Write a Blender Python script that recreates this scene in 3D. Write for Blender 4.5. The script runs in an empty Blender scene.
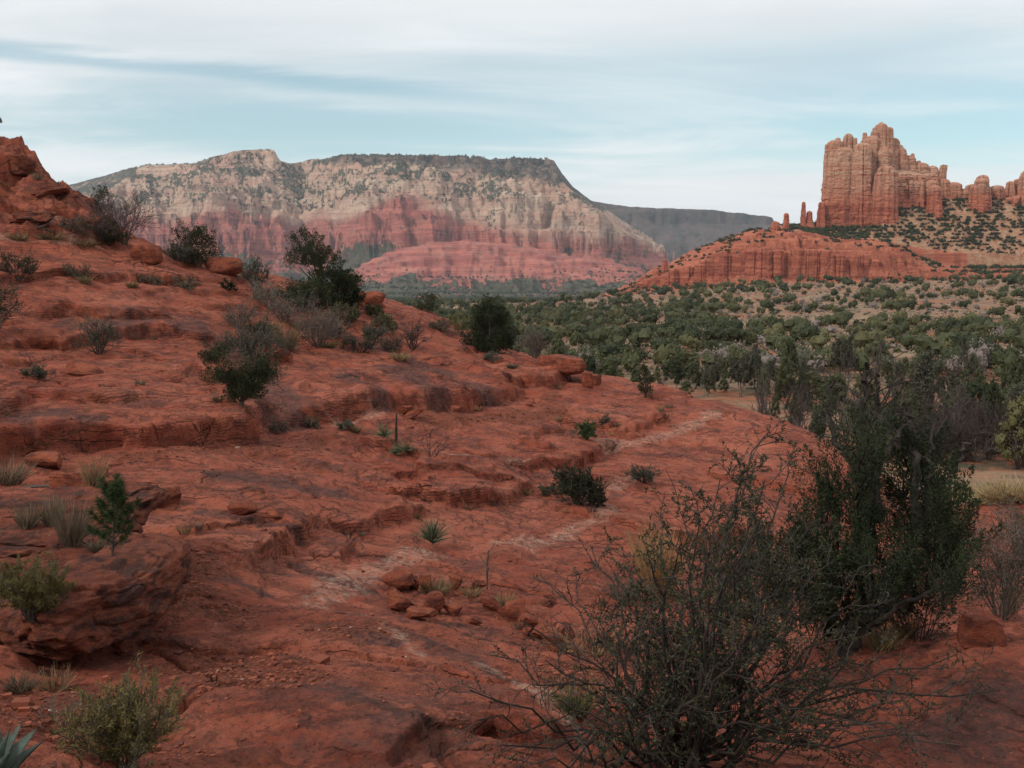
import bpy, bmesh, math, random
import numpy as np
from mathutils import Vector, Matrix

S = bpy.context.scene
COL = S.collection

# ------------------------------------------------------------------ camera
PITCH = math.radians(5.4)
LENS, SENSOR = 35.0, 36.0
FPX = 1024 * LENS / SENSOR
cam_d = bpy.data.cameras.new("camera")
cam_d.lens = LENS
cam_d.sensor_width = SENSOR
cam_d.clip_start = 0.1
cam_d.clip_end = 60000
cam = bpy.data.objects.new("camera", cam_d)
COL.objects.link(cam)
cam.location = (0, 0, 0)
cam.rotation_euler = (math.radians(90) - PITCH, 0, 0)
S.camera = cam

# ------------------------------------------------------------------ world
SUN_EL, SUN_AZ = 40.0, -122.0        # azimuth: from +Y towards +X
w = bpy.data.worlds.new("World")
S.world = w
w.use_nodes = True
nt = w.node_tree
nt.nodes.clear()
def wn(t, **k):
    n = nt.nodes.new(t)
    for a, b in k.items():
        setattr(n, a, b)
    return n
wout = wn('ShaderNodeOutputWorld')
wbg = wn('ShaderNodeBackground')
wbg.inputs['Strength'].default_value = 0.076
sky = wn('ShaderNodeTexSky', sky_type='NISHITA')
sky.sun_disc = False
sky.sun_elevation = math.radians(SUN_EL)
sky.sun_rotation = math.radians(SUN_AZ)
sky.altitude = 1300
sky.air_density = 1.0
sky.dust_density = 1.5
sky.ozone_density = 2.0
tc = wn('ShaderNodeTexCoord')
sep = wn('ShaderNodeSeparateXYZ')
nt.links.new(tc.outputs['Generated'], sep.inputs[0])
def wm(op, a, b=None, c=None, clamp=False):
    n = wn('ShaderNodeMath', operation=op, use_clamp=clamp)
    for i, v in enumerate((a, b, c)):
        if v is None:
            continue
        if isinstance(v, (int, float)):
            n.inputs[i].default_value = v
        else:
            nt.links.new(v, n.inputs[i])
    return n.outputs[0]
# a cloud deck at constant height: direction / (z + small)
zz = wm('ADD', wm('MAXIMUM', sep.outputs['Z'], 0.0), 0.11)
ux = wm('DIVIDE', sep.outputs['X'], zz)
uy = wm('DIVIDE', sep.outputs['Y'], zz)
def cloud(rot, sx, sy, scale, det, ro, off=(0, 0, 0), dist=0.0):
    cb = wn('ShaderNodeCombineXYZ')
    nt.links.new(ux, cb.inputs[0])
    nt.links.new(uy, cb.inputs[1])
    m = wn('ShaderNodeMapping')
    m.inputs['Location'].default_value = off
    m.inputs['Rotation'].default_value = (0, 0, math.radians(rot))
    m.inputs['Scale'].default_value = (sx, sy, 1)
    nt.links.new(cb.outputs[0], m.inputs[0])
    n = wn('ShaderNodeTexNoise')
    n.inputs['Scale'].default_value = scale
    n.inputs['Detail'].default_value = det
    n.inputs['Roughness'].default_value = ro
    n.inputs['Distortion'].default_value = dist
    nt.links.new(m.outputs[0], n.inputs['Vector'])
    return n.outputs['Fac']
def wramp(v, a, b, o0=0.0, o1=1.0):
    n = wn('ShaderNodeMapRange', interpolation_type='SMOOTHSTEP')
    nt.links.new(v, n.inputs['Value'])
    n.inputs['From Min'].default_value = a
    n.inputs['From Max'].default_value = b
    n.inputs['To Min'].default_value = o0
    n.inputs['To Max'].default_value = o1
    return n.outputs['Result']
c1 = cloud(8, 0.16, 0.8, 0.8, 6, 0.52, (3.1, 1.7, 0), 0.3)
c2 = cloud(-12, 0.5, 1.3, 1.5, 7, 0.58, (0.4, 5.2, 0), 0.6)
cm = wm('ADD', wm('MULTIPLY', c1, 0.72), wm('MULTIPLY', c2, 0.28))
mask = wramp(cm, 0.33, 0.58, 0.46, 1.0)
# the deck closes overhead
high = wramp(sep.outputs['Z'], 0.15, 0.27)
mask = wm('MAXIMUM', mask, wm('MULTIPLY', high, 0.93), clamp=True)
lowband = wm('MULTIPLY', wm('SUBTRACT', wramp(sep.outputs['Z'], 0.125, 0.105), wramp(sep.outputs['Z'], 0.080, 0.060)), wramp(sep.outputs['X'], 0.0, 0.12))
mask = wm('MAXIMUM', mask, wm('MULTIPLY', lowband, wramp(c1, 0.35, 0.5, 0.75, 1.0)), clamp=True)
thin = wm('MULTIPLY', wramp(sep.outputs['Z'], 0.112, 0.135), wramp(sep.outputs['Z'], 0.20, 0.165))
mask = wm('MULTIPLY', mask, wm('SUBTRACT', 1.0, wm('MULTIPLY', thin, wramp(c2, 0.62, 0.42, 0.0, 0.42))))
# one clear blue gap running across the deck on the left (a long thin tear)
SKY_TEAR = wm('SUBTRACT', sep.outputs['Z'], wm('ADD', wm('MULTIPLY', sep.outputs['X'], -0.042), 0.187))
tear = wm('SUBTRACT', 1.0, wramp(wm('ABSOLUTE', wm('ADD', SKY_TEAR, wm('MULTIPLY', wm('SUBTRACT', c2, 0.5), 0.035))), 0.001, 0.012))
tearx = wramp(sep.outputs['X'], 0.10, -0.15)
mask = wm('MULTIPLY', mask, wm('SUBTRACT', 1.0, wm('MULTIPLY', wm('MULTIPLY', tear, tearx), 0.60)))
mix = wn('ShaderNodeMix', data_type='RGBA')
nt.links.new(mask, mix.inputs[0])
tint = wn('ShaderNodeMix', data_type='RGBA', blend_type='MULTIPLY')
tint.inputs[0].default_value = 1.0
nt.links.new(sky.outputs[0], tint.inputs[6])
tint.inputs[7].default_value = (1.36, 1.55, 1.20, 1)
nt.links.new(tint.outputs[2], mix.inputs[6])
cl = wramp(c2, 0.3, 0.7, 0.94, 1.04)
cc = wn('ShaderNodeMix', data_type='RGBA', blend_type='MULTIPLY')
cc.inputs[0].default_value = 1.0
cc.inputs[6].default_value = (8.55, 8.75, 8.85, 1)
nt.links.new(cl, cc.inputs[7])
nt.links.new(cc.outputs[2], mix.inputs[7])
nt.links.new(mix.outputs[2], wbg.inputs['Color'])
nt.links.new(wbg.outputs[0], wout.inputs[0])

sun_d = bpy.data.lights.new("sun", 'SUN')
sun_d.energy = 1.5
sun_d.angle = math.radians(10)
sun_d.color = (1.0, 0.94, 0.86)
sun = bpy.data.objects.new("sun", sun_d)
COL.objects.link(sun)
_el, _az = math.radians(SUN_EL), math.radians(SUN_AZ)
sdir = Vector((math.sin(_az) * math.cos(_el), math.cos(_az) * math.cos(_el), math.sin(_el)))
sun.rotation_euler = sdir.to_track_quat('Z', 'Y').to_euler()

S.view_settings.view_transform = 'Standard'
S.view_settings.look = 'None'
S.view_settings.exposure = 0.52
S.view_settings.gamma = 1.0
S.render.engine = 'CYCLES'
S.cycles.use_denoising = True
S.cycles.max_bounces = 5
S.cycles.diffuse_bounces = 3
S.cycles.glossy_bounces = 2
S.cycles.transparent_max_bounces = 4
S.cycles.volume_bounces = 0

# ------------------------------------------------------------------ numpy noise
def _hash(ix, iy, iz, seed):
    h = (ix.astype(np.uint32) * np.uint32(374761393) + iy.astype(np.uint32) * np.uint32(668265263)
         + iz.astype(np.uint32) * np.uint32(2147483647) + np.uint32((seed * 1274126177) & 0xffffffff))
    h = (h ^ (h >> np.uint32(13))) * np.uint32(1274126177)
    h = h ^ (h >> np.uint32(16))
    h = h * np.uint32(2246822519)
    h = h ^ (h >> np.uint32(15))
    return h.astype(np.float64) / 4294967295.0
def _fade(t):
    return t * t * t * (t * (t * 6 - 15) + 10)
def noise2(x, y, seed=0):
    """gradient noise, about -1..1"""
    x = np.asarray(x, float); y = np.asarray(y, float)
    fx, fy = np.floor(x), np.floor(y)
    ix, iy = fx.astype(np.int64), fy.astype(np.int64)
    tx, ty = x - fx, y - fy
    zz = np.zeros_like(ix)
    u, v = _fade(tx), _fade(ty)
    def g(a, b):
        an = _hash(ix + a, iy + b, zz, seed) * 2 * math.pi
        return np.cos(an) * (tx - a) + np.sin(an) * (ty - b)
    n0 = g(0, 0) * (1 - u) + g(1, 0) * u
    n1 = g(0, 1) * (1 - u) + g(1, 1) * u
    return (n0 * (1 - v) + n1 * v) * 1.5
def noise3(x, y, z, seed=0):
    """value noise -1..1"""
    x, y, z = np.broadcast_arrays(np.asarray(x, float), np.asarray(y, float), np.asarray(z, float))
    fx, fy, fz = np.floor(x), np.floor(y), np.floor(z)
    ix, iy, iz = fx.astype(np.int64), fy.astype(np.int64), fz.astype(np.int64)
    u, v, q = _fade(x - fx), _fade(y - fy), _fade(z - fz)
    def h(a, b, c):
        return _hash(ix + a, iy + b, iz + c, seed)
    a = (h(0, 0, 0) * (1 - u) + h(1, 0, 0) * u) * (1 - v) + (h(0, 1, 0) * (1 - u) + h(1, 1, 0) * u) * v
    b = (h(0, 0, 1) * (1 - u) + h(1, 0, 1) * u) * (1 - v) + (h(0, 1, 1) * (1 - u) + h(1, 1, 1) * u) * v
    return (a * (1 - q) + b * q) * 2 - 1
def fbm2(x, y, oct=4, seed=0, gain=0.5, lac=2.03):
    s, a, t = 0.0, 1.0, 0.0
    for o in range(oct):
        s = s + a * noise2(x * lac ** o + 17.3 * o, y * lac ** o - 9.1 * o, seed + o)
        t += a
        a *= gain
    return s / t
def ridged2(x, y, oct=3, seed=0, gain=0.5):
    s, a, t = 0.0, 1.0, 0.0
    for o in range(oct):
        s = s + a * (1 - 2 * np.abs(noise2(x * 2.1 ** o + 5.3 * o, y * 2.1 ** o + 3.7 * o, seed + o)))
        t += a
        a *= gain
    return s / t
def fbm3(x, y, z, oct=3, seed=0, gain=0.5):
    s, a, t = 0.0, 1.0, 0.0
    for o in range(oct):
        k = 2.07 ** o
        s = s + a * noise3(x * k + 7.7 * o, y * k - 3.3 * o, z * k + 1.9 * o, seed + o)
        t += a
        a *= gain
    return s / t
def sstep(a, b, x):
    t = np.clip((np.asarray(x, float) - a) / (b - a), 0, 1)
    return t * t * (3 - 2 * t)

# ------------------------------------------------------------------ object helpers
def tag(o, label=None, cat=None, group=None, kind=None):
    if label: o['label'] = label
    if cat: o['category'] = cat
    if group: o['group'] = group
    if kind: o['kind'] = kind
    return o
def np_mesh(name, V, F, mats=(), smooth=True, midx=None, attrs=None):
    """V (n,3), F list of (m,k) index arrays (k = 3 or 4)"""
    me = bpy.data.meshes.new(name)
    V = np.asarray(V, np.float32)
    if isinstance(F, np.ndarray):
        F = [F]
    F = [np.asarray(f, np.int32) for f in F if len(f)]
    me.vertices.add(len(V))
    me.vertices.foreach_set('co', V.ravel())
    loops = np.concatenate([f.ravel() for f in F])
    sizes = np.concatenate([np.full(len(f), f.shape[1], np.int32) for f in F])
    starts = np.concatenate([[0], np.cumsum(sizes)[:-1]]).astype(np.int32)
    me.loops.add(len(loops))
    me.loops.foreach_set('vertex_index', loops)
    me.polygons.add(len(sizes))
    me.polygons.foreach_set('loop_start', starts)
    if midx is not None:
        me.polygons.foreach_set('material_index', np.asarray(midx, np.int32))
    me.polygons.foreach_set('use_smooth', np.full(len(sizes), bool(smooth)))
    for m in mats:
        me.materials.append(m)
    if attrs:
        for k, a in attrs.items():
            at = me.attributes.new(k, 'FLOAT', 'POINT')
            at.data.foreach_set('value', np.asarray(a, np.float32))
    me.update(calc_edges=True)
    me.validate()
    return me
def link(name, me, parent=None, loc=None):
    o = bpy.data.objects.new(name, me)
    COL.objects.link(o)
    if parent: o.parent = parent
    if loc is not None: o.location = loc
    return o
def grid_faces(nr, nc):
    i = np.arange(nr * nc).reshape(nr, nc)
    return np.stack([i[:-1, :-1], i[:-1, 1:], i[1:, 1:], i[1:, :-1]], -1).reshape(-1, 4)

# ------------------------------------------------------------------ pixel rays -> places
def ray(px, py):
    dx, dy = (px - 512) / FPX, (384 - py) / FPX
    cp, sp = math.cos(PITCH), math.sin(PITCH)
    return np.array([dx, cp + dy * sp, -sp + dy * cp])
def at_d(px, py, Y):
    d = ray(px, py)
    return d * (Y / d[1])

# ------------------------------------------------------------------ materials
class NB:
    """tiny node builder"""
    def __init__(s, name):
        s.m = bpy.data.materials.new(name)
        s.m.use_nodes = True
        s.t = s.m.node_tree
        s.t.nodes.clear()
        s.out = s.n('ShaderNodeOutputMaterial')
        s.b = s.n('ShaderNodeBsdfPrincipled')
        s.t.links.new(s.b.outputs[0], s.out.inputs[0])
        s.b.inputs['Roughness'].default_value = 0.9
        s.b.inputs['Specular IOR Level'].default_value = 0.2
    def n(s, t, **k):
        n = s.t.nodes.new(t)
        for a, b in k.items():
            setattr(n, a, b)
        return n
    def set(s, sock, v):
        if isinstance(v, bpy.types.NodeSocket):
            s.t.links.new(v, sock)
        elif isinstance(v, (tuple, list)) and len(v) == 3 and sock.type == 'RGBA':
            sock.default_value = (*v, 1)
        else:
            sock.default_value = v
    def pos(s):
        return s.n('ShaderNodeNewGeometry').outputs['Position']
    def objpos(s):
        return s.n('ShaderNodeTexCoord').outputs['Object']
    def map(s, v, scale=(1, 1, 1), loc=(0, 0, 0), rot=(0, 0, 0)):
        n = s.n('ShaderNodeMapping')
        s.set(n.inputs[0], v)
        n.inputs['Scale'].default_value = scale
        n.inputs['Location'].default_value = loc
        n.inputs['Rotation'].default_value = rot
        return n.outputs[0]
    def noise(s, v, scale=1, det=4, rough=0.55, dist=0.0, col=False):
        n = s.n('ShaderNodeTexNoise')
        s.set(n.inputs['Vector'], v)
        n.inputs['Scale'].default_value = scale
        n.inputs['Detail'].default_value = det
        n.inputs['Roughness'].default_value = rough
        n.inputs['Distortion'].default_value = dist
        return n.outputs['Color' if col else 'Fac']
    def vor(s, v, scale=1, feature='F1', rnd=1.0):
        n = s.n('ShaderNodeTexVoronoi', feature=feature)
        s.set(n.inputs['Vector'], v)
        n.inputs['Scale'].default_value = scale
        n.inputs['Randomness'].default_value = rnd
        return n.outputs['Distance']
    def rng(s, v, a, b, lo=0.0, hi=1.0, interp='SMOOTHSTEP'):
        n = s.n('ShaderNodeMapRange', interpolation_type=interp)
        s.set(n.inputs['Value'], v)
        n.inputs['From Min'].default_value = a
        n.inputs['From Max'].default_value = b
        n.inputs['To Min'].default_value = lo
        n.inputs['To Max'].default_value = hi
        return n.outputs['Result']
    def math(s, op, a, b=0.0, c=0.0, clamp=False):
        n = s.n('ShaderNodeMath', operation=op, use_clamp=clamp)
        s.set(n.inputs[0], a); s.set(n.inputs[1], b); s.set(n.inputs[2], c)
        return n.outputs[0]
    def mix(s, f, a, b, mode='MIX'):
        n = s.n('ShaderNodeMix', data_type='RGBA', blend_type=mode)
        s.set(n.inputs[0], f); s.set(n.inputs[6], a); s.set(n.inputs[7], b)
        return n.outputs[2]
    def attr(s, name):
        n = s.n('ShaderNodeAttribute', attribute_name=name)
        return n.outputs['Fac']
    def sepxyz(s, v):
        n = s.n('ShaderNodeSeparateXYZ')
        s.set(n.inputs[0], v)
        return n.outputs
    def normal(s):
        return s.n('ShaderNodeNewGeometry').outputs['True Normal']
    def bump(s, h, strength=0.5, dist=0.05, prev=None):
        n = s.n('ShaderNodeBump')
        n.inputs['Strength'].default_value = strength
        n.inputs['Distance'].default_value = dist
        s.set(n.inputs['Height'], h)
        if prev is not None:
            s.set(n.inputs['Normal'], prev)
        s.t.links.new(n.outputs[0], s.b.inputs['Normal'])
        return n.outputs[0]
    def color(s, c):
        s.set(s.b.inputs['Base Color'], c)
        return s.m
# ================================================================== GROUND
# control points: pixel, forward distance.  s = z / r is interpolated over (bearing, ln r)
CP = []
def cp(px, py, d):
    p = at_d(px, py, d)
    r = math.hypot(p[0], p[1])
    CP.append((math.atan2(p[0], p[1]), math.log(r), p[2] / r))
def cpz(deg, r, z):
    CP.append((math.radians(deg), math.log(r), z / r))
for deg in (-80, -50, -28, 0, 28, 50, 80):
    cpz(deg, 1.3, -1.75)
    cpz(deg, 2.6, -1.85 + (0.1 if deg < -20 else 0))
# lower foreground
for row in (
    (768, ((0, 3.9), (200, 4.1), (400, 4.3), (620, 4.6), (800, 5.0), (1024, 5.2))),
    (700, ((0, 5.4), (200, 5.5), (400, 5.6), (520, 6.2), (700, 6.8), (880, 6.3), (1024, 6.0))),
    (650, ((0, 7.0), (200, 7.1), (400, 7.5), (560, 8.6), (700, 10.0), (850, 11.5), (935, 6.9), (1024, 6.6))),
    (600, ((0, 8.3), (100, 8.4), (200, 8.7), (330, 9.5), (430, 10.4), (560, 11.6), (700, 13.2), (850, 15.0), (960, 19.0), (1040, 20.0))),
    (550, ((0, 10.0), (100, 10.2), (200, 10.6), (330, 12.0), (450, 13.6), (580, 15.0), (700, 16.6), (800, 18.0), (960, 26.0), (1040, 27.0))),
    (500, ((0, 12.3), (150, 12.8), (300, 14.5), (450, 17.0), (600, 18.8), (720, 20.5), (820, 21.5), (980, 36.0), (1060, 36.0))),
    (455, ((0, 15.6), (150, 16.2), (300, 18.0), (450, 20.6), (600, 23.5), (730, 25.2), (830, 25.5), (1000, 58.0))),
    (400, ((0, 18.3), (100, 19.0), (200, 20.5), (300, 22.2), (430, 25.0), (560, 28.5), (690, 32.0))),
    (365, ((0, 21.0), (100, 22.0), (300, 26.0), (430, 29.5), (550, 34.5))),
    (335, ((0, 23.5), (120, 25.2), (300, 29.5), (430, 34.0))),
    (300, ((0, 25.5), (100, 27.6), (250, 32.0), (370, 36.0))),
    (270, ((0, 28.0), (100, 30.0), (200, 33.5))),
    (240, ((0, 30.0), (80, 31.5))),
    (195, ((0, 33.0),)),
):
    for px, d in row[1]:
        cp(px, row[0], d)
# the crest line of the slickrock slope, and the fall behind it
CREST = [(-40, 112, 38), (0, 140, 36.5), (45, 178, 35.5), (90, 215, 35), (150, 246, 35.5), (200, 264, 37), (260, 275, 39), (330, 293, 41),
         (390, 304, 42.5), (450, 322, 43), (510, 350, 41.5), (570, 378, 39.5), (640, 393, 37.5),
         (710, 404, 35), (780, 424, 32), (840, 448, 29.5), (880, 475, 27)]
for px, py, d in CREST:
    cp(px, py, d)
    p = at_d(px, py, d)
    th, r = math.degrees(math.atan2(p[0], p[1])), math.hypot(p[0], p[1])
    cpz(th, r * 1.16, p[2] - 1.6)
    cpz(th, r * 1.36, min(p[2] - 4.5, -7.5))
    cpz(th, r * 1.75, min(p[2] * 0.5 - 7, -9.6))
# off-frame left: the slope keeps rising
for deg in (-36, -48, -65, -80):
    cpz(deg, 6, -1.9); cpz(deg, 12, -1.6); cpz(deg, 20, 0.3); cpz(deg, 30, 3.2); cpz(deg, 40, 5.5); cpz(deg, 55, -1.0); cpz(deg, 80, -9)
# off-frame right
for deg in (34, 48, 65, 80):
    cpz(deg, 6.5, -2.7); cpz(deg, 12, -4.4); cpz(deg, 22, -6.6); cpz(deg, 38, -8.6); cpz(deg, 60, -10.2)
# the valley
for px, py, d in ((1000, 440, 66), (1020, 405, 84), (880, 455, 62), (900, 350, 150), (1024, 352, 150), (760, 350, 150), (620, 352, 145), (900, 330, 230), (1040, 328, 230),
                  (740, 332, 225), (620, 334, 220), (930, 310, 330), (1040, 308, 330), (760, 312, 325), (620, 318, 330),
                  (930, 291, 500), (1040, 286, 500), (760, 292, 520), (640, 305, 520), (930, 283, 680), (1040, 278, 680), (780, 284, 680)):
    cp(px, py, d)
for px in (300, 420, 520, 570):
    cp(px, 352, 145); cp(px, 330, 240); cp(px, 314, 450); cp(px, 306, 800)
for deg in (-80, -50, -30):
    for r, z in ((120, -10), (240, -10), (480, -11), (900, -13)):
        cpz(deg, r, z)
for deg in (-80, -50, -30, -15, -5, 3, 10, 20, 30, 50, 80):
    cpz(deg, 1600, -18); cpz(deg, 2600, -26); cpz(deg, 4500, -40); cpz(deg, 9000, -60); cpz(deg, 20000, -100)
for deg in (34, 50, 80):
    for r, z in ((120, -9.5), (240, -8.8), (480, 0.5), (800, 4)):
        cpz(deg, r, z)
CPA = np.array(CP)
def _tps_k(d2):
    return 0.5 * d2 * np.log(d2 + 1e-12)
def _tps_fit(P, lam=2e-4):
    n = len(P)
    d2 = (P[:, None, 0] - P[None, :, 0]) ** 2 + (P[:, None, 1] - P[None, :, 1]) ** 2
    A = np.zeros((n + 3, n + 3))
    A[:n, :n] = _tps_k(d2) + lam * np.eye(n)
    A[:n, n] = 1; A[:n, n + 1:] = P[:, :2]
    A[n, :n] = 1; A[n + 1:, :n] = P[:, :2].T
    return np.linalg.solve(A, np.concatenate([P[:, 2], [0, 0, 0]]))
TW = _tps_fit(CPA)
def s_base(th, v):
    th = np.asarray(th, float).ravel(); v = np.asarray(v, float).ravel()
    out = np.empty(len(th))
    n = len(CPA)
    for a in range(0, len(th), 40000):
        t, q = th[a:a + 40000], v[a:a + 40000]
        d2 = (t[:, None] - CPA[None, :, 0]) ** 2 + (q[:, None] - CPA[None, :, 1]) ** 2
        out[a:a + 40000] = _tps_k(d2) @ TW[:n] + TW[n] + TW[n + 1] * t + TW[n + 2] * q
    return out
def hit(px, py, rmin=1.6, rmax=9000.0):
    """where the ray through a pixel first meets the smooth ground"""
    d = ray(px, py)
    th = math.atan2(d[0], d[1]); h = math.hypot(d[0], d[1]); sl = d[2] / h
    v = np.linspace(math.log(rmin), math.log(rmax), 3000)
    s = s_base(np.full(3000, th), v)
    k = np.nonzero(s >= sl)[0]
    if len(k) == 0:
        return None
    r = math.exp(v[k[0]])
    return np.array([math.sin(th) * r, math.cos(th) * r, r * sl])

# ---- ledges: polylines in the plan (from the photograph), the far side stands higher
LEDGES = []     # (xy points, height, recovery length, overhang)
def ledge(pts, h, L, over=0.12, wdt=0.10):
    P = [hit(*p) for p in pts]
    LEDGES.append((np.array([[p[0], p[1]] for p in P if p is not None]), h, L, over, wdt))
ledge([(-60, 452), (0, 448), (60, 452), (110, 445), (160, 447), (210, 441), (252, 438), (262, 418), (255, 400)], 0.50, 5.0, 0.28)
ledge([(262, 422), (300, 424), (345, 414), (368, 410), (400, 408), (440, 411), (470, 409), (500, 400), (530, 388)], 0.42, 3.5, 0.16, 0.25)
ledge([(500, 392), (520, 384), (540, 388), (560, 385), (570, 372)], 0.35, 2.5, 0.25)
ledge([(375, 487), (420, 501), (460, 507), (500, 503), (528, 491), (524, 470)], 0.26, 6.0, 0.22)
ledge([(385, 473), (430, 479), (480, 486), (528, 490)], 0.15, 5.0, 0.14)
ledge([(435, 452), (480, 462), (530, 468), (570, 466), (604, 455), (612, 440)], 0.26, 3.0, 0.18)
ledge([(250, 575), (275, 560), (300, 545), (318, 532), (350, 528), (390, 518), (430, 512)], 0.24, 2.4, 0.12)
ledge([(-50, 345), (0, 347), (35, 345), (60, 350), (100, 338), (150, 338), (200, 345), (240, 350)], 0.24, 3.0, 0.2)
ledge([(30, 318), (75, 316), (105, 325), (130, 322), (180, 326)], 0.2, 2.0, 0.18)
ledge([(-40, 282), (20, 285), (60, 279), (110, 282), (170, 286), (215, 290)], 0.2, 2.0, 0.18)
ledge([(555, 420), (580, 427), (606, 428), (618, 426)], 0.16, 1.6, 0.14)
ledge([(610, 432), (640, 428), (665, 420), (668, 414)], 0.2, 2.5, 0.12)
ledge([(640, 402), (660, 408), (685, 406), (694, 398)], 0.22, 2.0, 0.2)
ledge([(560, 505), (600, 520), (650, 540), (700, 545), (760, 540)], 0.2, 2.5, 0.12)
ledge([(700, 475), (740, 478), (790, 490), (830, 500)], 0.18, 2.0, 0.12)
ledge([(330, 560), (352, 545), (345, 530)], 0.12, 1.0, 0.08)
ledge([(170, 545), (230, 538), (280, 535)], 0.10, 1.0, 0.06)
ledge([(130, 640), (200, 655), (300, 648), (380, 662), (470, 690), (540, 720)], 0.10, 1.4, 0.05)
ledge([(380, 768), (440, 735), (500, 728), (560, 740)], 0.14, 1.0, 0.08)
ledge([(20, 235), (70, 243), (120, 250)], 0.35, 2.0, 0.2)
ledge([(-30, 205), (10, 215), (60, 218), (100, 232)], 0.5, 2.5, 0.25)
ledge([(-30, 175), (10, 185), (50, 190)], 0.6, 2.5, 0.3)
def polyd(x, y, P):
    """signed distance (positive on the far side of the line) and 0..1 along it"""
    best = np.full(x.shape, 1e9); sg = np.zeros(x.shape); tt = np.zeros(x.shape)
    seg = np.diff(P, axis=0); ln = np.hypot(seg[:, 0], seg[:, 1]); cum = np.concatenate([[0], np.cumsum(ln)])
    for i in range(len(seg)):
        if ln[i] < 1e-6: continue
        ax, ay = P[i]
        t = np.clip(((x - ax) * seg[i, 0] + (y - ay) * seg[i, 1]) / ln[i] ** 2, 0, 1)
        dx, dy = x - ax - t * seg[i, 0], y - ay - t * seg[i, 1]
        d = np.hypot(dx, dy)
        c = seg[i, 0] * dy - seg[i, 1] * dx
        m = d < best - 1e-9
        best = np.where(m, d, best); sg = np.where(m, np.sign(c), sg)
        tt = np.where(m, (cum[i] + t * ln[i]) / cum[-1], tt)
    return best * sg, tt, cum[-1]

# ---- streaks and patches on the rock (their own colour, not light)
def pts(*pp):
    P = [hit(*p) for p in pp]
    return np.array([[p[0], p[1]] for p in P if p is not None])
PALE = [(pts((600, 447), (640, 440), (680, 430), (715, 415)), 0.32), (pts((500, 545), (560, 535), (600, 520), (608, 510)), 0.3),
        (pts((610, 488), (640, 478)), 0.25), (pts((330, 590), (370, 570), (430, 553)), 0.28), (pts((340, 620), (310, 600), (350, 585)), 0.25),
        (pts((330, 620), (380, 635), (420, 660)), 0.10), (pts((480, 675), (520, 700), (570, 735)), 0.10), (pts((340, 425), (375, 415)), 0.25),
        (pts((450, 470), (530, 466)), 0.12), (pts((0, 240), (40, 243), (100, 250)), 0.25)]
VARN = [(pts((230, 345), (260, 380), (285, 420)), 0.9), (pts((400, 375), (430, 405)), 0.9), (pts((460, 390), (490, 405)), 0.8), (pts((350, 385), (380, 410)), 0.6),
        (pts((200, 525), (250, 535), (300, 545)), 0.16), (pts((295, 560), (330, 580), (370, 590)), 0.16), (pts((200, 580), (260, 590)), 0.2),
        (pts((400, 640), (460, 665), (520, 700)), 0.18), (pts((320, 640), (380, 650)), 0.2), (pts((90, 330), (200, 335)), 1.0), (pts((30, 440), (70, 440)), 0.6),
        (pts((230, 480), (330, 500)), 0.6), (pts((300, 700), (420, 740)), 0.4), (pts((940, 740), (990, 700)), 0.5), (pts((440, 380), (350, 340)), 0.7)]
GRAV = [(pts((200, 665), (240, 680), (230, 700)), 0.55), (pts((340, 645), (400, 635)), 0.30), (pts((140, 460), (200, 455), (320, 445)), 0.5), (pts((60, 720), (100, 740)), 0.5),
        (pts((420, 420), (520, 425), (560, 410)), 0.8), (pts((450, 590), (520, 620), (560, 645)), 0.35), (pts((20, 545), (90, 570)), 0.4), (pts((560, 690), (640, 650)), 0.5),
        (pts((170, 560), (215, 620)), 0.5), (pts((900, 520), (1000, 530)), 2.0), (pts((880, 620), (960, 590)), 1.0)]
def mask_of(x, y, L, seed):
    m = np.zeros(x.shape)
    n = fbm2(x * 1.3, y * 1.3, 3, seed)
    n2 = fbm2(x * 5, y * 5, 3, seed + 7)
    for P, wd in L:
        lo, hi = P.min(0) - 3 - wd, P.max(0) + 3 + wd
        k = (x > lo[0]) & (x < hi[0]) & (y > lo[1]) & (y < hi[1])
        if not k.any(): continue
        d, t, ln = polyd(x[k], y[k], P)
        q = np.abs(d) / wd + n[k] * 0.9 + n2[k] * 0.5
        m[k] = np.maximum(m[k], 1 - sstep(0.25, 1.05, q))
    return m

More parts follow.
